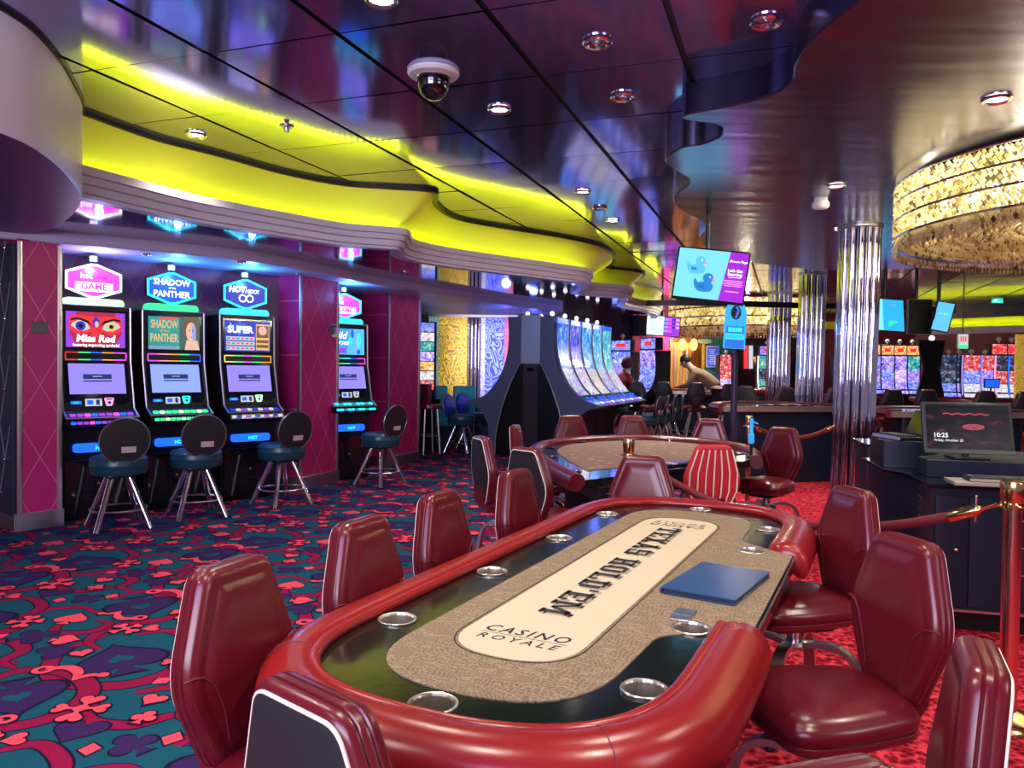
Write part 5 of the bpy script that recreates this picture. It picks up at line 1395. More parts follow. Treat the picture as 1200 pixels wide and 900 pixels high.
# =================================================================== CEILING FIXTURES
lit = em('lamp_white', (1.0, 0.93, 0.80), 14.0); dim = mat('dark_lens', (0.05, 0.05, 0.06), 0.1)
G5 = 'recessed ceiling downlights'
def downlight(p, z, on, label, r=0.075):
    t = thing('ceiling_downlight', label, 'ceiling light', (p[0], p[1], z), 90, G5)
    m = MB(); m.lathe([(r, -0.001), (r * 1.02, -0.010), (r * .92, -0.018), (r * .72, -0.014), (r * .66, -0.004)], chrome, n=28, cap=False); m.build('chrome_ring', t)
    m = MB(); m.lathe([(r * .70, -0.006), (r * .5, -0.004), (r * .36, -0.010), (.001, -0.011)] if on else [(r * .70, -0.006), (r * .45, -0.004), (r * .42, -0.012), (r * .3, -0.012), (.001, -0.006)], lit if on else chrome, n=24); m.build('lens', t)
    if on: lamp('downlight_beam', 'SPOT', (p[0], p[1], z - 0.04), on, (1.0, 0.90, 0.76), 0.05, (p[0], p[1], 0), R(110), 0.8)
for (x, y), on, lb in (((700, 48), 0, 'unlit chrome downlight in the dark panel right of the camera dome'), ((585, 127), 130, 'small lit downlight in the mirror ceiling just below right of the dome camera'), ((730, 112), 0, 'chrome downlight in the mirror panels near the long black joint'),
                       ((898, 24), 0, 'chrome downlight near the top edge beside a blue reflection'), ((447, -2), 100, 'downlight cut off by the top edge of the picture'), ((230, 157), 60, 'lit downlight near the yellow cove at the left'),
                       ((683, 224), 90, 'first of three small downlights in a receding row'), ((703, 243), 0, 'second of three small downlights in a receding row'), ((718, 258), 90, 'third of three small downlights in a receding row')):
    p = gz(x, y, CZ); downlight(p, CZ - 0.002, on, lb)
for (x, y), on, lb in (((1168, 115), 110, 'lit downlight in the satin soffit above the big chandelier'), ((980, 217), 70, 'small lit downlight in the satin soffit near the white sensor'), ((984, 268), 60, 'downlight beside the top of the nearest chrome column')):
    p = gz(x, y, DZ); downlight(p, DZ - 0.001, on, lb)
# further downlights of the same grid, over and behind the camera
for x, y, on in ((-0.55, 1.2, 70), (1.0, 1.1, 85), (0.9, 2.7, 60), (-1.9, 2.4, 100), (-2.4, 0.5, 120), (2.4, 2.2, 100), (-2.6, 4.0, 110)):
    lamp('downlight_beam', 'SPOT', (x, y, CZ - 0.06 if x < 2 else DZ - .05), on, (1.0, 0.90, 0.78), 0.06, (x, y, 0), R(115), 0.8)
for x, y, z, on in ((2.3, 8.5, DZ - .05, 130), (4.4, 8.0, DZ - .05, 130), (3.4, 11.5, CZ - .05, 160), (6.5, 12.0, CZ - .05, 160), (1.2, 8.3, CZ - .05, 90), (4.2, 15.5, CZ - .05, 220), (7, 17, CZ - .05, 220), (2.0, 17.5, CZ - .05, 220), (4.6, 21.5, CZ - .05, 260), (9.5, 20, CZ - .05, 260), (-1.2, 9.6, 2.44, 30), (-2.6, 6.9, 2.44, 16)):
    lamp('downlight_beam', 'SPOT', (x, y, z), on, (1.0, 0.90, 0.80), 0.08, (x, y, 0), R(120), 0.8)
for (x, y), lb in (((282, 302), 'tiny recessed spotlight in the blue-lit alcove ceiling above the third machine'), ((171, 293), 'tiny recessed spotlight in the blue-lit alcove ceiling above the second machine'), ((350, 316), 'tiny recessed spotlight in the alcove ceiling at the magenta pillar'), ((474, 333), 'tiny recessed spotlight in the alcove ceiling above the last magenta pillar')):
    p = gz(x, y + 4, 2.46); downlight(p, 2.459, 0, lb, 0.05)
# dome camera
p = gz(508, 84, CZ)
t = thing('dome_camera', 'security camera with dark glass dome on the mirror ceiling', 'security camera', (p.x, p.y, CZ), 90)
m = MB(); m.lathe([(0.145, -0.001), (0.147, -0.012), (0.135, -0.026), (0.095, -0.032)], white_paint, n=36); m.build('white_collar', t)
m = MB(); m.lathe([(0.088, -0.02), (0.090, -0.06), (0.085, -0.095), (0.068, -0.13), (0.04, -0.152), (0.001, -0.160)], mat('smoked_glass', (0.006, 0.006, 0.01), 0.04, spec=1.0), n=32); m.build('glass_dome', t, sharp=60)
m = MB(); m.tube([(0.0895 * math.cos(2 * PI * k / 32), 0.0895 * math.sin(2 * PI * k / 32), -0.035) for k in range(32)], 0.004, chrome, n=6, closed=True); m.build('retaining_ring', t)
p = gz(336, 148, CZ); m = MB(); m.lathe([(0.05, -0.001), (0.05, -0.008), (0.02, -0.012), (0.014, -0.035), (0.022, -0.038), (0.022, -0.042), (0.001, -0.044)], steel, n=16)
tag(m.build('sprinkler', None, (p.x, p.y, CZ)), 'small metal sprinkler head below the mirror ceiling near the yellow cove', 'sprinkler')
p = gz(962, 232, DZ); t = thing('smoke_detector', 'white round sensor under the satin soffit left of the chrome column', 'smoke detector', (p.x, p.y, DZ), 90)
m = MB(); m.lathe([(0.055, -0.001), (0.055, -0.03), (0.05, -0.034)], white_paint, n=24); m.build('mount', t)
m = MB(); m.lathe([(0.062, -0.034), (0.07, -0.045), (0.07, -0.075), (0.05, -0.092), (0.001, -0.095)], white_paint, n=24); m.build('sensor_head', t)

# =================================================================== HANGING SCREENS
def tv(name, px, py, Y, w, h, yaw, tilt, label, draw, pole=True, roll=0):
    p = gy(px, py, Y)
    t = thing(name, label, 'screen', p, 90)
    M = Matrix.Rotation(R(yaw), 4, 'Z') @ Matrix.Rotation(R(roll), 4, 'Y') @ Matrix.Rotation(R(tilt), 4, 'X')
    b = MB(); b.box((0, 0.03, 0), (w, 0.055, h), black_plastic, M, 0.006); b.build('housing', t)
    s = MB(); draw(s, M @ plane_M((0, 0.0015, 0), (1, 0, 0), (0, 0, 1)), w - 0.03, h - 0.03); s.build('picture', t, fix=False)
    if pole:
        b = MB(); b.tube([(0.0, 0.12, 0.0), (0.0, 0.12, (DZ if Y < 10.5 else CZ) - p.z)], 0.025, black_plastic, n=10); b.box((0, 0.09, 0), (0.2, 0.08, 0.2), black_plastic, None); b.build('hanging_pole', t)
    return t
duck_bg = em('screen_duck_sky', (0.20, 0.68, 0.92), 1.0); duck_a = em('screen_duck_pale', (0.10, 0.52, 0.80), 1.0); duck_b = em('screen_duck_blue', (0.02, 0.22, 0.62), 1.0); duck_c = em('screen_duck_shade', (0.02, 0.14, 0.50), 1.0)
vio = em('screen_violet', (0.36, 0.02, 0.62), 1.0)
def duck(b, M, x, y, s, m, z):
    b.poly([(x + s * a, y + s * c) for a, c in spline([(-.50, .22), (-.30, .02), (-.05, .08), (.12, .02), (.42, -.02), (.46, -.24), (.30, -.44), (-.20, -.46), (-.42, -.30), (-.52, -.05)], 4, True)], m, M, z)
    b.poly([(x + s * a, y + s * c) for a, c in circ(.27, 18, .17, .28)], m, M, z + .0002)
    b.poly([(x + s * a, y + s * c) for a, c in ((.10, .1), (.34, .1), (.40, -.1), (.05, -.1))], m, M, z + .0003)
    b.poly([(x + s * a, y + s * c) for a, c in ((.38, .26), (.56, .22), (.52, .12), (.38, .12))], em('screen_beak', (0.85, 0.25, 0.20), 1), M, z + .0004)
    b.poly([(x + s * a, y + s * c) for a, c in circ(.035, 8, .25, .34)], white_em, M, z + .0005)
    b.poly([(x + s * a, y + s * c) for a, c in ((-.30, -.08), (.05, -.14), (-.02, -.28), (-.26, -.26))], duck_c if m is duck_b else duck_b, M, z + .0005)
def draw_duck(b, M, w, h):
    b.poly(rect(w, h), duck_bg, M)
    b.poly([(w * .15, -h / 2), (w / 2, -h / 2), (w / 2, h / 2), (w * .24, h / 2)], vio, M, .0006)
    duck(b, M, -w * .22, h * .16, h * .36, duck_a, .001); duck(b, M, -w * .08, -h * .18, h * .38, duck_b, .002)
    b.text("Let's Get", h * .055, white_em, M, w * .34, h * .13, .001, bold=.02); b.text('Boarding', h * .055, white_em, M, w * .34, h * .055, .001, bold=.02)
    b.text('Dream Page', h * .05, white_em, M, w * .37, h * .32, .001, shear=.2)
    b.poly(rect(w * .18, h * .006, cx=w * .34, cy=-h * .01), white_em, M, .001)
    for k in range(4): b.poly(rect(w * (.28 - .03 * (k % 2)), h * .016, cx=w * .33, cy=-h * (.08 + .035 * k)), pink_em, M, .001)
    b.poly(rect(w * .2, h * .02, cx=w * .33, cy=-h * .30), pink_em, M, .001)
tv('hanging_screen', 833, 322, 7.2, 0.66, 0.50, -14, -10, 'hanging screen with two blue rubber ducks and a violet strip', draw_duck, True, 7)
def draw_cyan(b, M, w, h):
    b.poly(rect(w, h), em('screen_cyan_blue', (0.03, 0.42, 0.80), 1.0), M); b.poly(rect(w * .33, h, cx=-w * .33), em('screen_pale_cyan', (0.22, 0.75, 0.90), 1.0), M, .0005)
    b.poly([(0, -h * .38), (w * .3, -h * .2), (w * .12, -h * .18), (w * .02, -h * .22)], green_em, M, .001); b.text('CRUISE', h * .07, blu_lt, M, w * .15, h * .33, .001)
tv('hanging_screen', 1041, 369, 11.5, 0.56, 0.50, 12, -8, 'hanging screen glowing cyan and blue right of the nearest chrome column', draw_cyan, True, 2)
tv('hanging_screen', 1078, 371, 11.6, 0.34, 0.52, -10, 0, 'black unlit back of a hanging screen between two cyan ones', lambda b, M, w, h: b.poly(rect(w, h), black_plastic, M))
def draw_plain(b, M, w, h):
    b.poly(rect(w, h), em('screen_plain_blue', (0.10, 0.50, 0.82), 1.0), M); b.poly(rect(w * .6, h * .02, cy=h * .1), cyan_em, M, .0006)
tv('hanging_screen', 1105, 371, 11.2, 0.24, 0.44, -30, -6, 'narrow angled cyan screen hanging under the big chandelier', draw_plain, True, 12)
def draw_wp(b, M, w, h):
    b.poly(rect(w, h), em('screen_off_white', (0.72, 0.85, 0.88), 1.0), M); b.poly(rect(w * .48, h, cx=w * .26), purple_em, M, .0005)
    for k in range(14): b.poly(rect(w * .12, h * .12, cx=w * (.08 + .12 * (k % 4)), cy=h * (.35 - .2 * (k // 4))), [blu_lt, mag_em, deepblue_em, pink_em][k % 4], M, .001)
    for k in range(7): b.poly(rect(w * .35, h * .02, cx=-w * .25, cy=h * (.3 - .09 * k)), grey_em, M, .0008)
tv('hanging_screen', 777, 382, 16.5, 0.72, 0.44, -6, -6, 'far hanging screen, half white half violet, by the magenta wall', draw_wp, True, 4)

# sign on a pole: a blue hanger-shaped panel
sp_ = Vector((gy(857, 512, 8.2).x, 8.2, 0.006))
t = thing('pole_sign', 'bright blue door-hanger shaped sign on a slim black pole', 'sign', sp_, 90)
m = MB(); m.tube([(0.02, 0, 0.02), (0.02, 0, 1.56), (0.0, 0, 1.64)], 0.035, mat('dark_violet_pole', (0.03, 0.015, 0.06), 0.35), n=12); m.build('pole', t)
m = MB(); m.lathe([(0.22, 0), (0.22, 0.012), (0.05, 0.02), (0.04, 0.05)], black_plastic, n=32); m.build('foot', t)
sb = em('sign_cyan_blue', (0.02, 0.42, 0.95), 0.95); sd = em('sign_royal_blue', (0.02, 0.16, 0.70), 0.95)
Msg = plane_M((0.01, -0.03, 1.92), (1, 0, 0), (0, 0, 1)) @ Matrix.Rotation(R(-2), 4, 'Z')
m = MB()
outl = [(-.115, -.25), (.115, -.25), (.115, .10)] + [(0.115 * math.cos(a), .11 + .15 * math.sin(a)) for a in [PI * k / 14 for k in range(1, 14)]] + [(-.115, .10)]
m.prism(outl, -.014, 0, sb, Msg); m.poly(rect(.2, .09, cy=-.20), sd, Msg, .0012)
m.poly(rect(.19, .075, cy=-.05), sd, Msg, .0012)
for k in range(6): m.prism(rect(.016, .045, .005, 2, cx=-.062 + .025 * k, cy=-.05), .0014, .0024, cyan_em, Msg)
m.poly(rect(.19, .06, cy=-.125), em('sign_pale_cyan', (0.05, 0.70, 0.95), 1.0), Msg, .0012)
for k in range(8): m.prism(rect(.014, .038, .004, 2, cx=-.075 + .021 * k, cy=-.125), .0014, .0024, sb, Msg)
m.poly(circ(.055, 18, 0, .13, .075), black_plastic, Msg, .0012); m.tube([(.0, .19, .006), (.025, .15, .006), (.01, .10, .006), (-.005, .07, .006)], .012, sd, Msg, n=6)
m.build('panel', t, fix=False)

def pic(name, cols, sc, seed, es=1.0): return screen_art_mat(name, cols, sc, seed, es)
PB = [pic('far_picture_blue', [(.02, .03, .3), (.10, .14, .8), (.3, .35, .95), (.8, .8, 1)], (14, 14, 14), 31), pic('far_picture_violet', [(.05, .02, .3), (.2, .12, .8), (.45, .35, .95), (.9, .7, 1)], (15, 15, 15), 33), pic('far_picture_rose', [(.1, .1, .6), (.4, .3, .85), (.85, .6, .85), (1, .95, .95)], (15, 15, 15), 35),
      pic('far_picture_orange', [(.3, .05, .02), (.8, .3, .08), (.9, .55, .2), (1, .9, .6)], (16, 16, 16), 37), pic('far_picture_teal', [(.0, .08, .1), (.02, .25, .3), (.1, .45, .4), (.7, .8, .3)], (12, 12, 12), 39), pic('far_picture_grey', [(.15, .15, .2), (.5, .5, .55), (.75, .75, .8), (.95, .5, .5)], (18, 18, 18), 41),
      pic('far_picture_red', [(.12, .01, .03), (.5, .03, .06), (.75, .15, .15), (.9, .8, .8)], (16, 16, 16), 43), pic('far_picture_dark', [(.004, .006, .015), (.01, .015, .04), (.03, .05, .12), (.3, .35, .5)], (10, 10, 10), 45)]

# =================================================================== PIT TABLES, HIGH CHAIRS
rail_lilac = mat('lilac_rail', (0.10, 0.05, 0.12), 0.35)
steel_edge = mat('warm_edge', (0.45, 0.36, 0.30), 0.3, 0.8)
def pit_table(c, face, label, w=1.9, d=1.0, h=0.98):
    t = thing('pit_table', label, 'game table', (c[0], c[1], 0.006), face, 'dark gaming tables of the pit')
    out = [(-w / 2, -0.05)] + [(w / 2 * math.cos(PI - a) , d * math.sin(a)) for a in [PI * k / 18 for k in range(1, 18)]] + [(w / 2, -0.05)]
    out = [(x, y) for x, y in reversed(out)]
    m = MB(); m.prism(out, h - 0.05, h, mat('pale_table_glass', (0.10, 0.12, 0.16), 0.06, spec=0.9)); m.build('table_top', t)
    m = MB(); m.plan([(x, y) for x, y in reversed(out)], [(-0.06, h + 0.01), (-0.06, h - 0.03), (0.0, h - 0.075), (0.05, h - 0.05), (0.055, h), (0.02, h + 0.028), (-0.03, h + 0.025)], burgundy); m.build('padded_rail', t, sharp=60)
    m = MB(); m.box((0, -0.07, h - 0.03), (w, 0.05, 0.07), steel_edge, bev=0.004); m.build('dealer_edge', t)
    m = MB(); m.prism(round_poly([(-w * .42, -0.03), (w * .42, -0.03), (w * .34, d * .6), (-w * .34, d * .6)], 0.1), 0.0, h - 0.05, dark_navy, None, 0.008); m.build('pedestal', t)
    m = MB(); m.box((0, 0.08, h + 0.008), (0.7, 0.16, 0.014), black_gloss, bev=0.002)
    for k in range(10): m.box((-0.3 + k * .066, 0.08, h + 0.018), (0.05, 0.13, 0.012), [mat('chip_lilac'), tag_metal, red_leather][k % 3], bev=0.002)
    m.build('chip_tray', t)
    return t
q1 = gy(925, 480, 10.0); PTB = pit_table((q1.x, 10.0), 100, 'dark gaming table behind the nearest column, its glossy top mirroring bright screens')
for (px, Y), fc, lb in (((1128, 9.2), 96, 'dark gaming table behind the pit monitor at the right'), ((822, 16.35), 84, 'far dark gaming table where a person leans over'), ((985, 14.9), 250, 'second row dark gaming table seen behind the two front pit tables, between the columns'), ((1135, 14.2), 255, 'second row dark gaming table at the right below the slot machines'), ((888, 18.9), 250, 'second row dark gaming table left of the farther chrome columns')):
    q = gy(px, 480, Y); dup(PTB, (q.x, Y, 0.006), fc, lb)
plum_leather = mat('plum_leather', (0.045, 0.012, 0.020), 0.38)
def high_chair(label, loc, face):
    t = thing('high_chair', label, 'chair', loc, face, 'tall dark chairs round the pit tables')
    lean = Matrix.Translation((0, -0.21, 0.72)) @ Matrix.Rotation(R(8), 4, 'X')
    def f(x, y, d): return (x, d + .25 * x * x, y)
    b = MB(); b.rings(COFFIN, [(0.02, -0.02), (0, 0), (0, .05), (.03, .075), (.07, .08)], plum_leather, lean, f); b.build('backrest', t, sharp=50)
    b = MB(); b.rings(COFFIN, [(.02, -.021), (.03, -.026)], black_vinyl, lean, f)
    b.build('back_panel', t)
    b = MB(); b.box((0, -0.032, 0.13), (0.11, .006, .045), tag_metal, lean, .002); b.build('name_tag', t)
    s = MB(); sp = soft_poly([(-.2, -.2), (.2, -.2), (.24, .2), (-.24, .2)], .08, 5); s.rings(sp, [(.04, .60), (0, .62), (0, .69), (.03, .715), (.09, .725)], burgundy); s.build('seat', t, sharp=50)
    s = MB(); s.loft([[(x * .08, -.18 + y, .61) for x, y in ((-1, -.03), (1, -.03), (1, .03), (-1, .03))], [(x * .07, -.25 + y, .76) for x, y in ((-1, -.02), (1, -.02), (1, .03), (-1, .03))], [(x * .07, -.26 + y, .9) for x, y in ((-1, -.01), (1, -.01), (1, .02), (-1, .02))]], plum_leather); s.build('upright_sleeve', t)
    for a in (45, 135, 225, 315):
        c, s_ = math.cos(R(a)), math.sin(R(a)); l = MB(); l.tube([(.10 * c, .10 * s_, .61), (.29 * c, .29 * s_, 0)], .019, mat('cream_metal', (.8, .76, .66), .3, .7), n=10); l.build('leg', t)
    r = MB(); r.tube([(.24 * math.cos(2 * PI * k / 24), .24 * math.sin(2 * PI * k / 24), .2) for k in range(24)], .009, steel, n=6, closed=True); r.build('foot_ring', t)
    return t
HC = None
for (px, Y), fc, lb in (((777, 15.75), 80, 'tall dark chair with pale tag, leftmost at the far table beside the seated red figure'), ((814, 15.4), 84, 'tall dark chair with pale tag directly below the leaning person'), ((850, 14.5), 95, 'tall dark chair partly behind the black sign pole'),
                        ((878, 12.9), 60, 'tall dark chair turned sideways, its pale side bands showing right of the sign pole'), ((911, 12.4), 100, 'tall dark chair back with tag between sign pole and chrome columns'), ((967, 12.2), 105, 'tall dark chair just left of the nearest chrome column'),
                        ((1036, 12.0), 95, 'tall dark chair with tag immediately right of the nearest chrome column'), ((1076, 12.0), 92, 'tall dark chair left behind the slanted terminal'), ((1144, 11.6), 88, 'dark chair back rising behind the monitor top'), ((1192, 11.4), 84, 'dark chair back at the right frame edge behind the monitor')):
    q = gy(px, 470, Y); L_ = (q.x, Y, 0.006)
    if HC is None: HC = high_chair(lb, L_, fc)
    else: dup(HC, L_, fc, lb)
for (px, Y, fc), yaw, col_, lb in (((888, 18.9, 250), 10, teal_em, 'small teal display on the far left table of the second row'), ((985, 14.9, 250), 0, cyan_em, 'small cyan display on the table between the chrome columns'), ((1135, 14.2, 255), -10, sign_blue, 'small blue display on the second row table at the right'), ((822, 16.35, 84), 0, navy_em, 'small dark display on the table where the person leans')):
    p = gy(px, 480, Y); d_ = Vector((math.cos(R(fc)), math.sin(R(fc)))); p = Vector((p.x + d_.x * .35 + .3, Y + d_.y * .35, 1.012)); t = thing('table_display', lb, 'display', p, 90); M = Matrix.Translation((0, 0, .26)) @ Matrix.Rotation(R(yaw), 4, 'Z')
    m = MB(); m.box((0, .02, 0), (.26, .03, .17), black_plastic, M, .004); m.tube([(0, .03, .18), (0, .05, .01)], .015, black_plastic, n=8); m.lathe([(.07, 0), (.07, .012), (.02, .016)], black_plastic, n=16, c=(0, .05, 0)); m.build('stand_housing', t)
    m = MB(); m.poly(rect(.23, .14), col_, M @ plane_M((0, .003, 0), (1, 0, 0), (0, 0, 1))); m.build('picture', t, fix=False)

# =================================================================== FAR WALLS
def far_panel(name, x0, x1, Y, z0, z1, m, kind=True, label=None, cat=None, dY=0.0, thick=0.08):
    a, b_ = gy(x0, 440, Y), gy(x1, 440, Y + dY)
    d = Vector((b_.x - a.x, b_.y - a.y)); n = Vector((-d.y, d.x)).normalized()
    mb = MB(); L = d.length; mb.prism([(0, 0), (L, 0), (L, thick), (0, thick)], z0, z1, m)
    o = mb.build(name, None, (a.x, a.y, 0), math.atan2(d.y, d.x))
    if kind: o['kind'] = 'structure'
    else: tag(o, label, cat)
    return o
hot_magenta = diamond_wall('hot_magenta_wall', (0.55, 0.025, 0.17), (0.72, 0.16, 0.35), 0.4, 0.7, 0.012)
maroon_wall = mat('maroon_wall', (0.20, 0.020, 0.045), 0.5)
teal_wall = mat('teal_wall', (0.01, 0.20, 0.22), 0.5)
orange_wood = mat('orange_wood', (0.46, 0.17, 0.03), 0.4)
gold_paint = mat('gold_paint', (0.72, 0.42, 0.06), 0.35, 0.3)
far_panel('wall_back', 640, 745, 23.6, 0, CZ, mat('dim_blue_wall', (0.05, 0.05, 0.16), 0.5))
far_panel('wall_back', 741, 788, 22.0, 0, CZ, hot_magenta)
far_panel('wall_back', 788, 826, 22.4, 0, CZ, orange_wood)
far_panel('wall_back', 824, 862, 22.0, 0, CZ, teal_wall)
far_panel('wall_back', 860, 980, 24.5, 0, CZ, mat('dark_violet_wall', (0.035, 0.012, 0.035), 0.5))
far_panel('wall_back', 965, 1300, 24.0, 0, CZ, maroon_wall, dY=-1.5)
far_panel('wall_left_far', 470, 660, 17.6, 0, CZ, mat('night_blue_wall', (0.03, 0.035, 0.12), 0.4), dY=3)
# gilded door and jambs
p = gy(796, 500, 22.2)
t = thing('gilded_door', 'golden ribbed door standing open beside the orange doorway in the far wall', 'door', (p.x, 22.15, 0.006), -90)
m = MB(); m.box((0, 0, 1.1), (0.55, 0.05, 2.2), gold_paint, bev=0.01); m.build('leaf', t)
m = MB()
for k in range(3): m.lathe([(.05, 0.3), (.065, 0.6), (.045, 1.0), (.065, 1.5), (.05, 2.1)], mat('pale_gold', (.8, .6, .3), .25, .6), n=12, c=(-.17 + .17 * k, .04, 0))
m.build('carved_columns', t)
for x in (786, 824):
    far_panel('trim_jamb', x - 1.3, x + 1.3, 21.95, 0, 2.3, gold_paint)
for x, s in ((793, 0), (806, 1)):
    p = gy(x + 6, 404, 22.2); m = MB(); m.sphere((0, 0, 0), .11, em('sconce_amber', (1.0, .62, .15), 2.0), n=10, k=8, sz=1.6); m.box((0, .1, 0), (.05, .15, .3), gold_paint); tag(m.build('wall_sconce', None, (p.x, 22.1, p.z)), ('amber wall light left above the golden door', 'amber wall light right above the orange doorway')[s], 'wall light')
# poster on the teal wall
p = gy(836, 418, 21.9); t = thing('poster', 'bright blue poster with white lettering on the teal far wall', 'poster', (p.x, 21.984, p.z), 90)
m = MB(); m.box((0, 0, 0), (.36, .03, .60), white_paint, bev=.004); m.build('frame', t)
m = MB(); Mp = plane_M((0, -.017, 0), (1, 0, 0), (0, 0, 1)); pb = mat('poster_blue', (.02, .09, .62), .4, em=(.02, .09, .62), es=.5); m.poly(rect(.33, .56), pb, Mp)
for k in range(8): m.poly(rect(.2 - .04 * (k % 3), .022, cx=-.02, cy=.2 - .055 * k), white_paint, Mp, .002)
m.poly(rect(.1, .3, cx=.1, cy=-.08), mat('poster_pale', (.5, .7, .9), .4), Mp, .001); m.build('print', t, fix=False)
for q_, r_ in (((826, 400), .2), ((842, 446), .3)):
    p = gy(*q_, 21.95); m = MB(); m.prism(circ(r_, 14, 0, 0, r_ * .35), -.01, .01, mat('map_cream', (.45, .5, .35), .5), Matrix.Translation((p.x, 21.96, p.z)) @ plane_M((0, 0, 0), (1, 0, 0), (0, 0, 1)))
    tag(m.build('wall_decal'), 'pale landmass patch %s the poster on the teal wall' % ('above' if r_ < .25 else 'below'), 'wall decal')
# plates and stair rail on the magenta wall
p = gy(755, 415, 21.9); m = MB(); m.lathe([(.12, 0), (.12, .02), (.06, .03)], white_paint, Matrix.Rotation(R(90), 4, 'X'), 20); tag(m.build('round_wall_plate', None, (p.x, 21.98, p.z)), 'round white plate on the far magenta wall', 'wall plate')
p = gy(756, 406, 21.9); m = MB(); m.box((0, 0, 0), (.16, .03, .22), white_paint, bev=.01); tag(m.build('square_wall_plate', None, (p.x, 21.97, p.z)), 'square white plate above the round one on the magenta wall', 'wall plate')
a, b_ = gy(752, 437, 21.6), gy(782, 422, 21.6); m = MB(); m.tube([tuple(a), tuple(b_)], .03, white_paint, n=8); m.tube([tuple(b_), (b_.x, 21.98, b_.z)], .02, white_paint, n=6); m.tube([tuple(a), (a.x, 21.98, a.z)], .02, white_paint, n=6); tag(m.build('handrail'), 'white sloping handrail along the far magenta wall', 'handrail')
# cove, ledge on the right-hand far wall
m = MB(); a, b_ = gy(1075, 372, 20.4), gy(1260, 365, 17.6)
pth = [(a.x, a.y), ((a.x + b_.x) / 2, (a.y + b_.y) / 2), (b_.x, b_.y)]
cv2 = MB(); cv2.loft([[(x + .02, y + .12, 2.60) for x, y in pth], [(x + .05, y + .14, 2.70) for x, y in pth], [(x, y - .08, 2.84) for x, y in pth]], cove_paint, None, False, False, closed=False)
fl_ = MB(); fl_.tube([(x, y + .04, 2.612) for x, y in pth], .012, em('far_yellow_led', (.80, .95, .02), 14), n=6); tag(fl_.build('cove_light_strip'), 'yellow glowing light strip on the straight ledge of the far right wall', 'light strip')
fs_ = MB(); fs_.plan(pth, [(-.02, 2.83), (-.10, 2.83), (-.10, CZ), (-.02, CZ)], mat('violet_fascia', (.03, .02, .05), .4)); struct(fs_, 'trim_far_fascia'); o = cv2.build('wall_far_cove', fix=False); o['kind'] = 'structure'
m.plan(pth, [(0.1, 2.44), (-.06, 2.44), (-.06, 2.60), (-.02, 2.62), (.1, 2.62)], lilac_paint_lt); struct(m, 'trim_far_ledge')
a, b_ = gy(950, 380, 23.3), gy(985, 380, 23.3)
m = MB(); m.prism([(a.x, a.y), (b_.x, a.y), (b_.x, a.y + .2), (a.x, a.y + .2)], 2.72, 2.95, cove_paint); struct(m, 'wall_far_cove')
# low wall piece beneath the right cove
mw = MB(); mw.prism([(p_[0], p_[1] + .1) for p_ in pth] + [(p_[0], p_[1] + .3) for p_ in reversed(pth)], 0, 2.44, maroon_wall); struct(mw, 'wall_right_far')

# etched glass partitions at the left
def etched(name, col1, col2, sc):
    m = mat(name, col1, .25, .5)
    nt = m.node_tree; tc = N(nt, 'ShaderNodeTexCoord'); mp = N(nt, 'ShaderNodeMapping'); mp.inputs['Scale'].default_value = (sc, sc, sc); nt.links.new(tc.outputs['Object'], mp.inputs['Vector'])
    n = N(nt, 'ShaderNodeTexNoise'); n.inputs['Scale'].default_value = 1; n.inputs['Detail'].default_value = 0; n.inputs['Distortion'].default_value = 3.5; nt.links.new(mp.outputs['Vector'], n.inputs['Vector'])
    f = mth(nt, 'FRACT', mth(nt, 'MULTIPLY', n.outputs['Fac'], 7.0))
    c = ramp(nt, f, [(.45, col1), (.55, col2)]); nt.links.new(c, bsdf(m).inputs['Base Color']); nt.links.new(c, bsdf(m).inputs['Emission Color']); bsdf(m).inputs['Emission Strength'].default_value = .45
    return m
for x0, x1, Y, m, lb in ((502, 514, 15.2, etched('etched_teal', (.05, .30, .30), (.45, .5, .4), 4), 'narrow teal patterned backlit glass panel beside the bright reel tower'), (514, 547, 15.1, etched('etched_gold', (.85, .55, .05), (.30, .18, .05), 2.4), 'backlit gold glass panel with swirling scroll pattern'),
                         (563, 568, 15.3, etched('etched_silver', (.6, .6, .7), (.2, .2, .3), 5), 'slim silver glass strip right of the blue-lit tube column'), (568, 590, 15.3, etched('etched_blue', (.03, .06, .85), (.25, .3, .95), 2), 'backlit blue patterned glass panel behind the bank end panel'), (590, 600, 15.4, etched('etched_rose', (.55, .05, .15), (.35, .2, .25), 5), 'backlit rose patterned glass panel at the edge of the dark bank end')):
    far_panel('glass_panel', x0, x1, Y, .78, 2.42, m, False, lb, 'glass panel', thick=.03)
m = MB(); a, b_ = gy(500, 440, 15.0), gy(606, 440, 15.25)
m.box(((a.x + b_.x) / 2, 15.16, .39), (b_.x - a.x, .2, .78), mat('dark_teal_base', (.01, .06, .08), .4)); struct(m, 'wall_partition_base')
m = MB(); m.box(((a.x + b_.x) / 2, 15.2, 2.44), (b_.x - a.x, .2, .06), steel); struct(m, 'trim_partition_head')
mint = mat('mint_vinyl', (.03, .42, .36), .4)
for x, lb in ((513, 'mint green padded bench end before the gold glass, left'), (546, 'mint green padded bench end before the gold glass, right')):
    p = gy(x, 500, 14.2); t = thing('padded_bench', lb, 'bench', (p.x, 14.2, .004), -70)
    m = MB(); m.box((0, .05, .42), (.42, .40, .14), mint, bev=.03); m.build('seat', t)
    m = MB(); m.box((0, -.14, .78), (.42, .12, .60), mint, bev=.04); m.build('backrest', t)
    m = MB(); m.box((0, .03, .18), (.38, .34, .34), mat('dark_teal_base'), bev=.01); m.build('base', t)
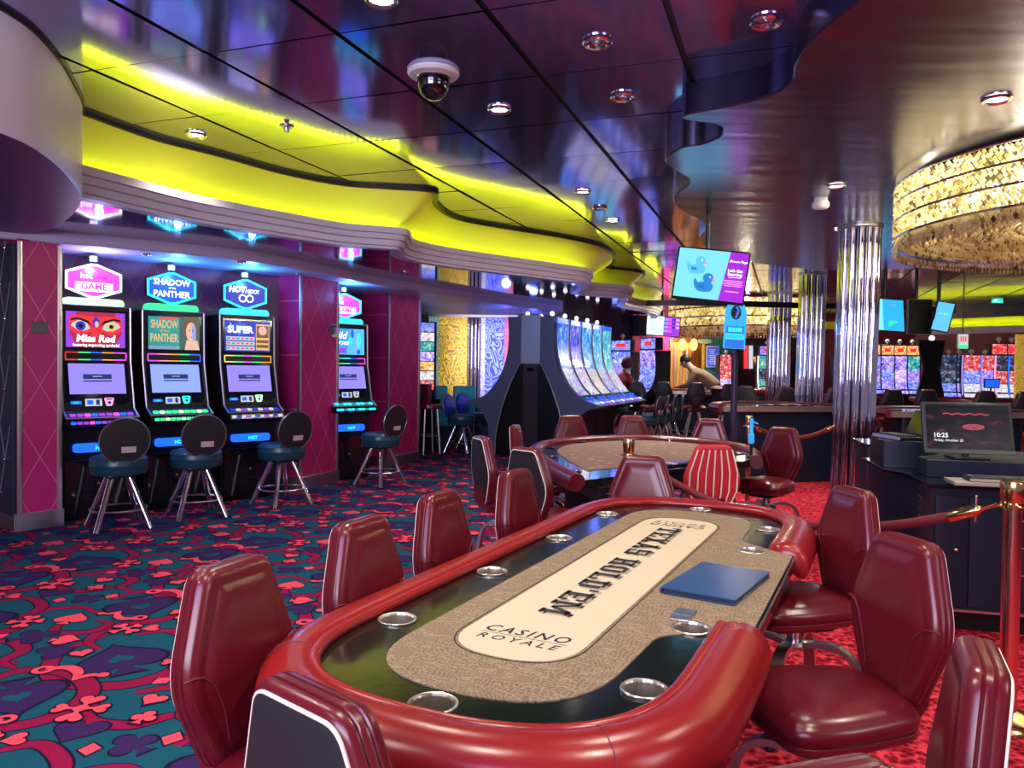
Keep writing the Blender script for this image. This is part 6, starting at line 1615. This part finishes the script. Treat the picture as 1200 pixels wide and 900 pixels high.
# reel tower past the last pillar
p = gy(492, 500, 13.1)
t = thing('slot_tower', 'tall slot machine with stacked bright pictures just right of the last magenta pillar', 'slot machine', (p.x, 13.1, .004), -58)
m = MB(); m.box((0, -.25, 1.1), (.6, .5, 2.2), black_plastic, bev=.01); m.box((0, .08, .84), (.58, .2, .08), black_gloss, bev=.01); m.build('cabinet', t)
m = MB()
for k, c in enumerate((PB[0], PB[5], PB[4], PB[2], PB[3], PB[5], PB[6])): m.poly(rect(.5, .15, cy=2.1 - k * .165), c, plane_M((0, .004, 0), (-1, 0, 0), (0, 0, 1)))
m.build('stacked_screens', t, fix=False)
# wine bar chair
p = gz(503, 532, 0)
t = thing('bar_chair', 'tall wine-coloured bar chair with curved back, left of the mint benches', 'bar chair', (gy(502, 500, 12.7).x, 12.7, .004), 30)
wine = mat('wine_lacquer', (.14, .01, .05), .25)
m = MB(); m.loft([[(r * math.sin(a), -r * math.cos(a) * .9, z) for a in [R(-75 + 150 * k / 14) for k in range(15)]] + [((r - .03) * math.sin(a), -(r - .03) * math.cos(a) * .9, z) for a in [R(75 - 150 * k / 14) for k in range(15)]] for r, z in ((.22, .78), (.25, .95), (.26, 1.15))], wine); m.build('curved_back', t)
m = MB(); m.lathe([(.2, .74), (.225, .76), (.22, .81), (.001, .83)], wine, n=24); m.build('seat', t)
for a in (45, 135, 225, 315): l = MB(); l.tube([(.15 * math.cos(R(a)), .15 * math.sin(R(a)), .75), (.21 * math.cos(R(a)), .21 * math.sin(R(a)), 0)], .014, mat('cream_metal'), n=8); l.build('leg', t)
m = MB(); m.tube([(.19 * math.cos(2 * PI * k / 24), .19 * math.sin(2 * PI * k / 24), .3) for k in range(24)], .009, steel, n=6, closed=True); m.build('foot_ring', t)

# =================================================================== FAR SLOT MACHINES
def far_slot(px, Y, face, label, pal, top=None, w=.46, h=2.1, group='slot machines along the far right wall', neon=None, name='wall_slot_machine'):
    p = gy(px, 470, Y); t = thing(name, label, 'slot machine', (p.x, Y, .006), face, group)
    Mc = Matrix(((0, 0, 1, 0), (1, 0, 0, 0), (0, 1, 0, 0), (0, 0, 0, 1)))
    cu = spline([(.02, 1.02), (-.07, 1.2), (-.11, 1.5), (-.08, 1.85)], 4)
    b = MB(); b.prism([(-.5, 0), (.0, 0), (.0, .8), (.2, .86), (.2, .9), (.03, 1.0)] + cu + [(-.5, 1.85)], -w / 2, w / 2, black_plastic, Mc); b.build('cabinet', t)
    s = MB(); k = len(cu) - 1; segs = len(pal)
    for i, c in enumerate(pal):
        i0, i1 = int(k * i / segs), int(k * (i + 1) / segs)
        s.loft([[(-w / 2 + .03, a + .006, z), (w / 2 - .03, a + .006, z)] for a, z in cu[i0:i1 + 1]], c, None, False, False, closed=False)
    s.build('curved_screen', t, fix=False)
    d = MB(); d.prism(rect(w - .04, .16), 0, .01, pal[0], plane_M((0, .11, .945), (-1, 0, 0), (0, -.17, .09))); d.build('button_deck', t)
    if neon:
        d = MB()
        for sx in (-1, 1): d.tube([(sx * w / 2, a + .01, z) for a, z in [(.03, .95)] + cu], .018, neon, n=6)
        d.build('neon_edging', t)
    if top:
        d = MB(); d.box((0, -.2, 2.0), (w - .04, .2, .28), black_plastic, bev=.01); d.poly(rect(w - .09, .23), top, plane_M((0, -.098, 2.0), (-1, 0, 0), (0, 0, 1)), .001)
        d.poly(rect(w * .4, .09), red_em, plane_M((0, -.098, 2.0), (-1, 0, 0), (0, 0, 1)), .003); d.build('top_box', t, fix=False)
    d = MB(); d.lathe([(.02, 0), (.02, .05), (.05, .055), (.055, .10), (.02, .14)], white_paint, n=12, c=(0, -.2, 2.14 if top else 1.85)); d.build('candle_lamp', t)
    return t
wine_em = em('screen_wine', (.40, .02, .08), .9)
for i, (px, Y) in enumerate(((1024, 19.4), (1040, 19.4), (1055, 19.4), (1070, 19.4))):
    far_slot(px, Y, 255, 'violet-blue slot machine with orange top box, %s in the row beyond the nearest column' % ('first', 'second', 'third', 'fourth')[i], [[PB[0], PB[1], PB[0]], [PB[1], PB[0], PB[1]], [PB[1], PB[2], PB[1]], [PB[0], PB[1], PB[4]]][i], PB[3], .36)
for i, px in enumerate((1111, 1124)):
    far_slot(px, 17.8, 245, 'dark slot machine with unlit upper screen, %s of two by the black end panel' % ('left', 'right')[i], [[PB[0], PB[7], PB[7]], [PB[1], PB[7], PB[7]]][i], None, .36)
for i, px in enumerate((1139, 1155, 1171, 1186)):
    far_slot(px, 17.4, 250, ('slot machine edged in violet neon with red header, left of the far right group', 'slot machine edged in pink-violet neon with red header, beside the first neon one', 'slot machine with deep blue edging and red boxes, third of the far right group', 'slot machine with pale red-and-white screens, last before the gold panel')[i],
             [[PB[5], PB[0], PB[6]], [PB[5], PB[1], PB[6]], [PB[5], PB[6], PB[7]], [PB[5], PB[6], PB[7]]][i], [None, None, PB[6], PB[6]][i], .38, neon=[ill, pink_em, hot_blue, None][i])
p = gy(1090, 470, 16.9); t = thing('hourglass_board', 'hourglass shaped black end panel between two groups of far slot machines', 'end panel', (p.x, 16.9, .006), -95)
m = MB(); hg = spline([(.30, 0), (.30, .8), (.20, 1.3), (.16, 1.55), (.24, 1.9), (.27, 2.15)], 4); m.prism([(-x, z) for x, z in hg] + [(x, z) for x, z in reversed(hg)], -.05, .02, black_plastic, plane_M((0, 0, 0), (-1, 0, 0), (0, 0, 1)), .004); m.build('panel', t)
m = MB(); m.sphere((0, 0, 2.2), .06, em('candle_glow'), n=12, k=8); m.build('lamp', t)
p = gy(1129, 400, 16.9); t = thing('hanging_logo_sign', 'small square sign with red symbol and green foot among the far slot machines', 'sign', (p.x, 16.9, p.z), 90)
m = MB(); m.box((0, .03, 0), (.24, .05, .34), steel, bev=.01); m.tube([(0, .03, .1), (0, .03, CZ - p.z)], .012, black_plastic, n=6); m.build('housing', t); m = MB(); Mq = plane_M((0, .003, 0), (1, 0, 0), (0, 0, 1)); m.poly(rect(.21, .31), grey_em, Mq); m.poly(rect(.21, .08, cy=-.11), green_em, Mq, .001)
for k in range(3): m.poly(rect(.03, .12, cx=-.05 + .05 * k, cy=.05), red_em, Mq, .001)
m.build('face', t, fix=False)
far_panel('gold_glass_panel', 1191, 1230, 16.6, .8, 2.3, etched('etched_amber', (.80, .50, .06), (.38, .22, .04), 5), False, 'gold patterned glass panel at the far right edge', 'glass panel')
p = gy(1168, 352, 17.5); m = MB(); m.box((0, 0, 0), (.28, .04, .14), black_plastic, bev=.004); m.poly(rect(.26, .12), em('exit_green', (.05, .85, .55), 1.0), plane_M((0, -.022, 0), (1, 0, 0), (0, 0, 1)), .001)
m.poly(rect(.08, .06, cx=-.04), white_em, plane_M((0, -.022, 0), (1, 0, 0), (0, 0, 1)), .003); m.tube([(0, 0, .06), (0, 0, CZ - p.z)], .01, black_plastic, n=6); tag(m.build('exit_sign', None, (p.x, 17.5, p.z)), 'small green exit sign hanging under the ceiling at the right', 'sign')
p = gy(815, 380, 20.5); m = MB(); m.box((0, 0, 0), (.24, .04, .12), black_plastic, bev=.004); m.poly(rect(.22, .10), cyan_em, plane_M((0, -.022, 0), (1, 0, 0), (0, 0, 1)), .001); m.tube([(0, 0, .05), (0, 0, CZ - p.z)], .01, black_plastic, n=6); tag(m.build('exit_sign', None, (p.x, 20.5, p.z)), 'small cyan exit sign above the orange doorway', 'sign')
# slots behind the far tables in the middle
for i, (px, w_) in enumerate(((899, .5), (913, .5))):
    far_slot(px, 21.5, 262, 'tall slot machine outlined in pale green neon left of the chrome columns, %s' % ('left one', 'right one')[i], [PB[4], PB[7], PB[4]], PB[1], w_, group='neon outlined slot machines in the middle distance', neon=em('neon_soft_white', (.75, 1, .85), 1.6))
for i, (px, c) in enumerate(((874, red_em), (880, grey_em), (890, em('neon_amber', (1, .3, .03), 1.2)))):
    a_ = gy(px, 432, 24.43); b_ = gy(px - (5 if i == 2 else 0), 405 if i < 2 else 418, 24.43); m = MB(); m.tube([tuple(a_), tuple(b_)], .062, c, n=10); tag(m.build('neon_tube', None), ('upright red light tube in the dark far corner', 'upright white light tube beside the red one', 'slanted orange light tube left of the neon outlined machines')[i], 'light tube')
    st_ = MB()
far_slot(852, 20.8, 268, 'small machine with wine-red screen standing before the teal wall', [PB[2], PB[6], PB[6]], None, .42, group='machines by the far wall')
far_slot(990, 20.0, 262, 'far slot machine with blue edging seen between two chrome columns', [PB[4], PB[5], PB[6]], None, .5, group='machines by the far wall', neon=hot_blue)
S1 = far_slot(754, 17.1, 208, 'slot machine with hexagonal screen topper that the seated figure plays', [PB[0], PB[0], PB[1]], PB[0], .6, group='machines by the far wall')
far_slot(724, 18.6, 235, 'slot machine with blue topper behind the curved bank', [PB[0], PB[1], PB[0]], PB[0], .6, group='machines by the far wall')

# =================================================================== PEOPLE
skin = mat('skin', (.55, .30, .21), .5)
def skinned(name, joints, links, radii, m, parent, sub=2):
    me = bpy.data.meshes.new(name)
    ks = list(joints); me.from_pydata([joints[k] for k in ks], [(ks.index(a), ks.index(b)) for a, b in links], [])
    me.materials.append(m); o = bpy.data.objects.new(name, me); COL.objects.link(o)
    if parent is not None: o.parent = parent
    md = o.modifiers.new('skin', 'SKIN'); md.use_smooth_shade = True
    for i, k in enumerate(ks):
        v = me.skin_vertices[0].data[i]; r = radii[k]; v.radius = r if isinstance(r, tuple) else (r, r)
        v.use_root = (i == 0)
    s = o.modifiers.new('sub', 'SUBSURF'); s.levels = sub; s.render_levels = sub
    dg = bpy.context.evaluated_depsgraph_get(); nm = bpy.data.meshes.new_from_object(o.evaluated_get(dg)); o.modifiers.clear(); o.data = nm; nm.shade_smooth()
    if not nm.materials: nm.materials.append(m)
    return o
def person(label, loc, face, J, top, pants, hairm, hood=False):
    t = thing('person', label, 'person', loc, face)
    Rr = {'pel': .13, 'waist': .125, 'chest': .15, 'neck': .06, 'head': .095, 'crown': .085, 'shl': .075, 'shr': .075, 'ell': .047, 'elr': .047, 'wrl': .032, 'wrr': .032, 'hpl': .095, 'hpr': .095, 'knl': .065, 'knr': .065, 'anl': .045, 'anr': .045, 'tol': .035, 'tor': .035, 'hal': .036, 'har': .036}
    LK = [('pel', 'waist'), ('waist', 'chest'), ('chest', 'neck'), ('neck', 'head'), ('head', 'crown'), ('chest', 'shl'), ('chest', 'shr'), ('shl', 'ell'), ('ell', 'wrl'), ('wrl', 'hal'), ('shr', 'elr'), ('elr', 'wrr'), ('wrr', 'har'),
          ('pel', 'hpl'), ('pel', 'hpr'), ('hpl', 'knl'), ('knl', 'anl'), ('anl', 'tol'), ('hpr', 'knr'), ('knr', 'anr'), ('anr', 'tor')]
    J = dict(J); Rx = dict(Rr)
    for s in 'lr':
        h, w = Vector(J['ha' + s]), Vector(J['wr' + s]); d = (h - w).normalized(); sd = d.cross(Vector((0, 0, 1))).normalized()
        for f, (o_, l_) in enumerate(((-.03, .075), (-.01, .088), (.01, .082), (.03, .065))):
            a, b_ = 'f%d%sa' % (f, s), 'f%d%sb' % (f, s)
            J[a] = tuple(h + sd * o_ + d * l_ * .5); J[b_] = tuple(h + sd * o_ * 1.1 + d * l_ * .92 - Vector((0, 0, .022)))
            Rx[a], Rx[b_] = .0095, .0078; LK += [('ha' + s, a), (a, b_)]
        a, b_ = 'th' + s + 'a', 'th' + s + 'b'
        J[a] = tuple(w.lerp(h, .5) + sd * (.045 if s == 'l' else -.045)); J[b_] = tuple(w.lerp(h, 1.1) + sd * (.06 if s == 'l' else -.06)); Rx[a], Rx[b_] = .012, .009; LK += [('wr' + s, a), (a, b_)]
    skinned('body', J, LK, Rx, skin, t)
    JT = {k: J[k] for k in ('pel', 'waist', 'chest', 'neck', 'shl', 'shr', 'ell', 'elr', 'wrl', 'wrr')}
    skinned('sweater', JT, [l for l in LK if l[0] in JT and l[1] in JT], {'pel': .155, 'waist': .15, 'chest': .175, 'neck': .068, 'shl': .095, 'shr': .095, 'ell': .066, 'elr': .066, 'wrl': .045, 'wrr': .045}, top, t)
    JP = {k: J[k] for k in ('pel', 'hpl', 'hpr', 'knl', 'knr', 'anl', 'anr')}
    skinned('trousers', JP, [l for l in LK if l[0] in JP and l[1] in JP], {'pel': .15, 'hpl': .115, 'hpr': .115, 'knl': .085, 'knr': .085, 'anl': .068, 'anr': .068}, pants, t)
    hd, cr = Vector(J['head']), Vector(J['crown']); upv = (cr - hd).normalized(); c = hd.lerp(cr, .55)
    fwd = Vector((0, 1, 0)); fwd = (fwd - upv * fwd.dot(upv)).normalized(); sdv = fwd.cross(upv)
    HM = Matrix(((sdv.x, fwd.x, upv.x, c.x), (sdv.y, fwd.y, upv.y, c.y), (sdv.z, fwd.z, upv.z, c.z), (0, 0, 0, 1)))
    h = MB()
    if hood: h.sphere((0, -.015, .01), .128, hairm, HM, n=18, k=12, sz=1.12)
    else: h.sphere((0, -.018, .028), .112, hairm, HM, n=18, k=12, sz=1.0)
    h.build('hood' if hood else 'hair', t, sharp=80)
    f_ = MB(); f_.sphere((0, .02, -.035), .088, skin, HM, n=16, k=10, sz=1.25)
    f_.loft([[(x * w_, .10 + y_, z_) for x in (-1, 1)] + [(0, .125 + y_, z_)] for w_, y_, z_ in ((.008, -.005, .0), (.014, .006, -.04), (.006, -.01, -.05))], skin, HM)
    for s in (-1, 1):
        f_.sphere((s * .033, .098, .005), .011, white_paint, HM, n=8, k=6); f_.sphere((s * .033, .107, .005), .006, black_plastic, HM, n=8, k=6)
        f_.sphere((s * .092, .005, -.015), .024, skin, HM, n=8, k=6, sz=1.4)
    f_.tube([(-.025, .098, -.085), (0, .106, -.087), (.025, .098, -.085)], .006, mat('lips', (.4, .12, .11), .5), HM, n=6)
    f_.build('face', t)
    for s in 'lr':
        sh_ = MB(); a, b_ = Vector(J['an' + s]), Vector(J['to' + s]); sh_.tube([tuple(a.lerp(b_, -.25) - Vector((0, 0, .0))), tuple(a.lerp(b_, .3)), tuple(b_)], [.05, .055, .042], black_vinyl, n=10); sh_.build('shoe', t)
    return t
tan_wool = mat('tan_wool', (.24, .17, .09), .8); denim = mat('dark_denim', (.012, .016, .04), .8); red_fleece = mat('red_fleece', (.24, .012, .022), .85); darkhair = mat('dark_hair', (.012, .008, .008), .5); maroon_hood = mat('maroon_hood', (.10, .012, .02), .85)
q = gy(829, 500, 15.55)
# leaning over the far table, back to the camera, turned a little to the left
person('person in tan sweater and dark jeans leaning over the far table', (q.x + .12, 15.62, .03), 152,
       {'pel': (0, -.12, 1.03), 'waist': (0, .04, 1.15), 'chest': (0, .32, 1.34), 'neck': (0, .48, 1.46), 'head': (0, .55, 1.53), 'crown': (0, .61, 1.63), 'shl': (-.19, .33, 1.32), 'shr': (.19, .33, 1.32), 'ell': (-.27, .44, 1.10), 'elr': (.27, .44, 1.10), 'wrl': (-.18, .66, 1.06), 'wrr': (.18, .66, 1.06), 'hal': (-.15, .73, 1.055), 'har': (.15, .73, 1.055),
        'hpl': (-.1, -.14, .94), 'hpr': (.1, -.14, .94), 'knl': (-.11, -.03, .51), 'knr': (.11, -.05, .51), 'anl': (-.11, -.10, .08), 'anr': (.11, -.12, .08), 'tol': (-.13, .06, .04), 'tor': (.13, .04, .04)}, tan_wool, denim, darkhair)
q = gy(730, 470, 16.6)
stl = dup(ST, (q.x, 16.6, .004), 30, 'stool carrying the seated figure in red behind the curved bank', G4)
person('person in red top and maroon cap seated at a far slot machine', (q.x, 16.6, .10), 30,
       {'pel': (0, -.02, .70), 'waist': (0, -.03, .86), 'chest': (0, .02, 1.12), 'neck': (0, .06, 1.29), 'head': (0, .10, 1.39), 'crown': (0, .12, 1.50), 'shl': (-.18, .02, 1.12), 'shr': (.18, .02, 1.12), 'ell': (-.25, .14, .90), 'elr': (.25, .14, .90), 'wrl': (-.2, .36, .90), 'wrr': (.2, .36, .90), 'hal': (-.18, .43, .90), 'har': (.18, .43, .90),
        'hpl': (-.1, .02, .69), 'hpr': (.1, .02, .69), 'knl': (-.13, .42, .66), 'knr': (.13, .42, .66), 'anl': (-.13, .36, .25), 'anr': (.13, .36, .25), 'tol': (-.13, .50, .20), 'tor': (.13, .50, .20)}, red_fleece, denim, maroon_hood, hood=True)
tan_chair = dup(HC, (gy(751, 470, 15.3).x, 15.3, .006), 60, 'tall chair with olive-lit back just right of the seated red figure')
# speaker hanging behind the bank
p = gy(748, 382, 16); t = thing('hanging_speaker', 'black loudspeaker hanging from the ceiling left of the far magenta wall', 'loudspeaker', (p.x, 16, p.z), -60)
m = MB(); m.box((0, 0, 0), (.26, .24, .42), black_plastic, bev=.02); m.build('cabinet', t); m = MB(); m.tube([(0, 0, .2), (0, 0, CZ - p.z)], .015, black_plastic, n=8); m.build('bracket', t); m = MB(); m.box((0, .123, 0), (.22, .01, .38), black_vinyl, bev=.01); m.build('grille', t)
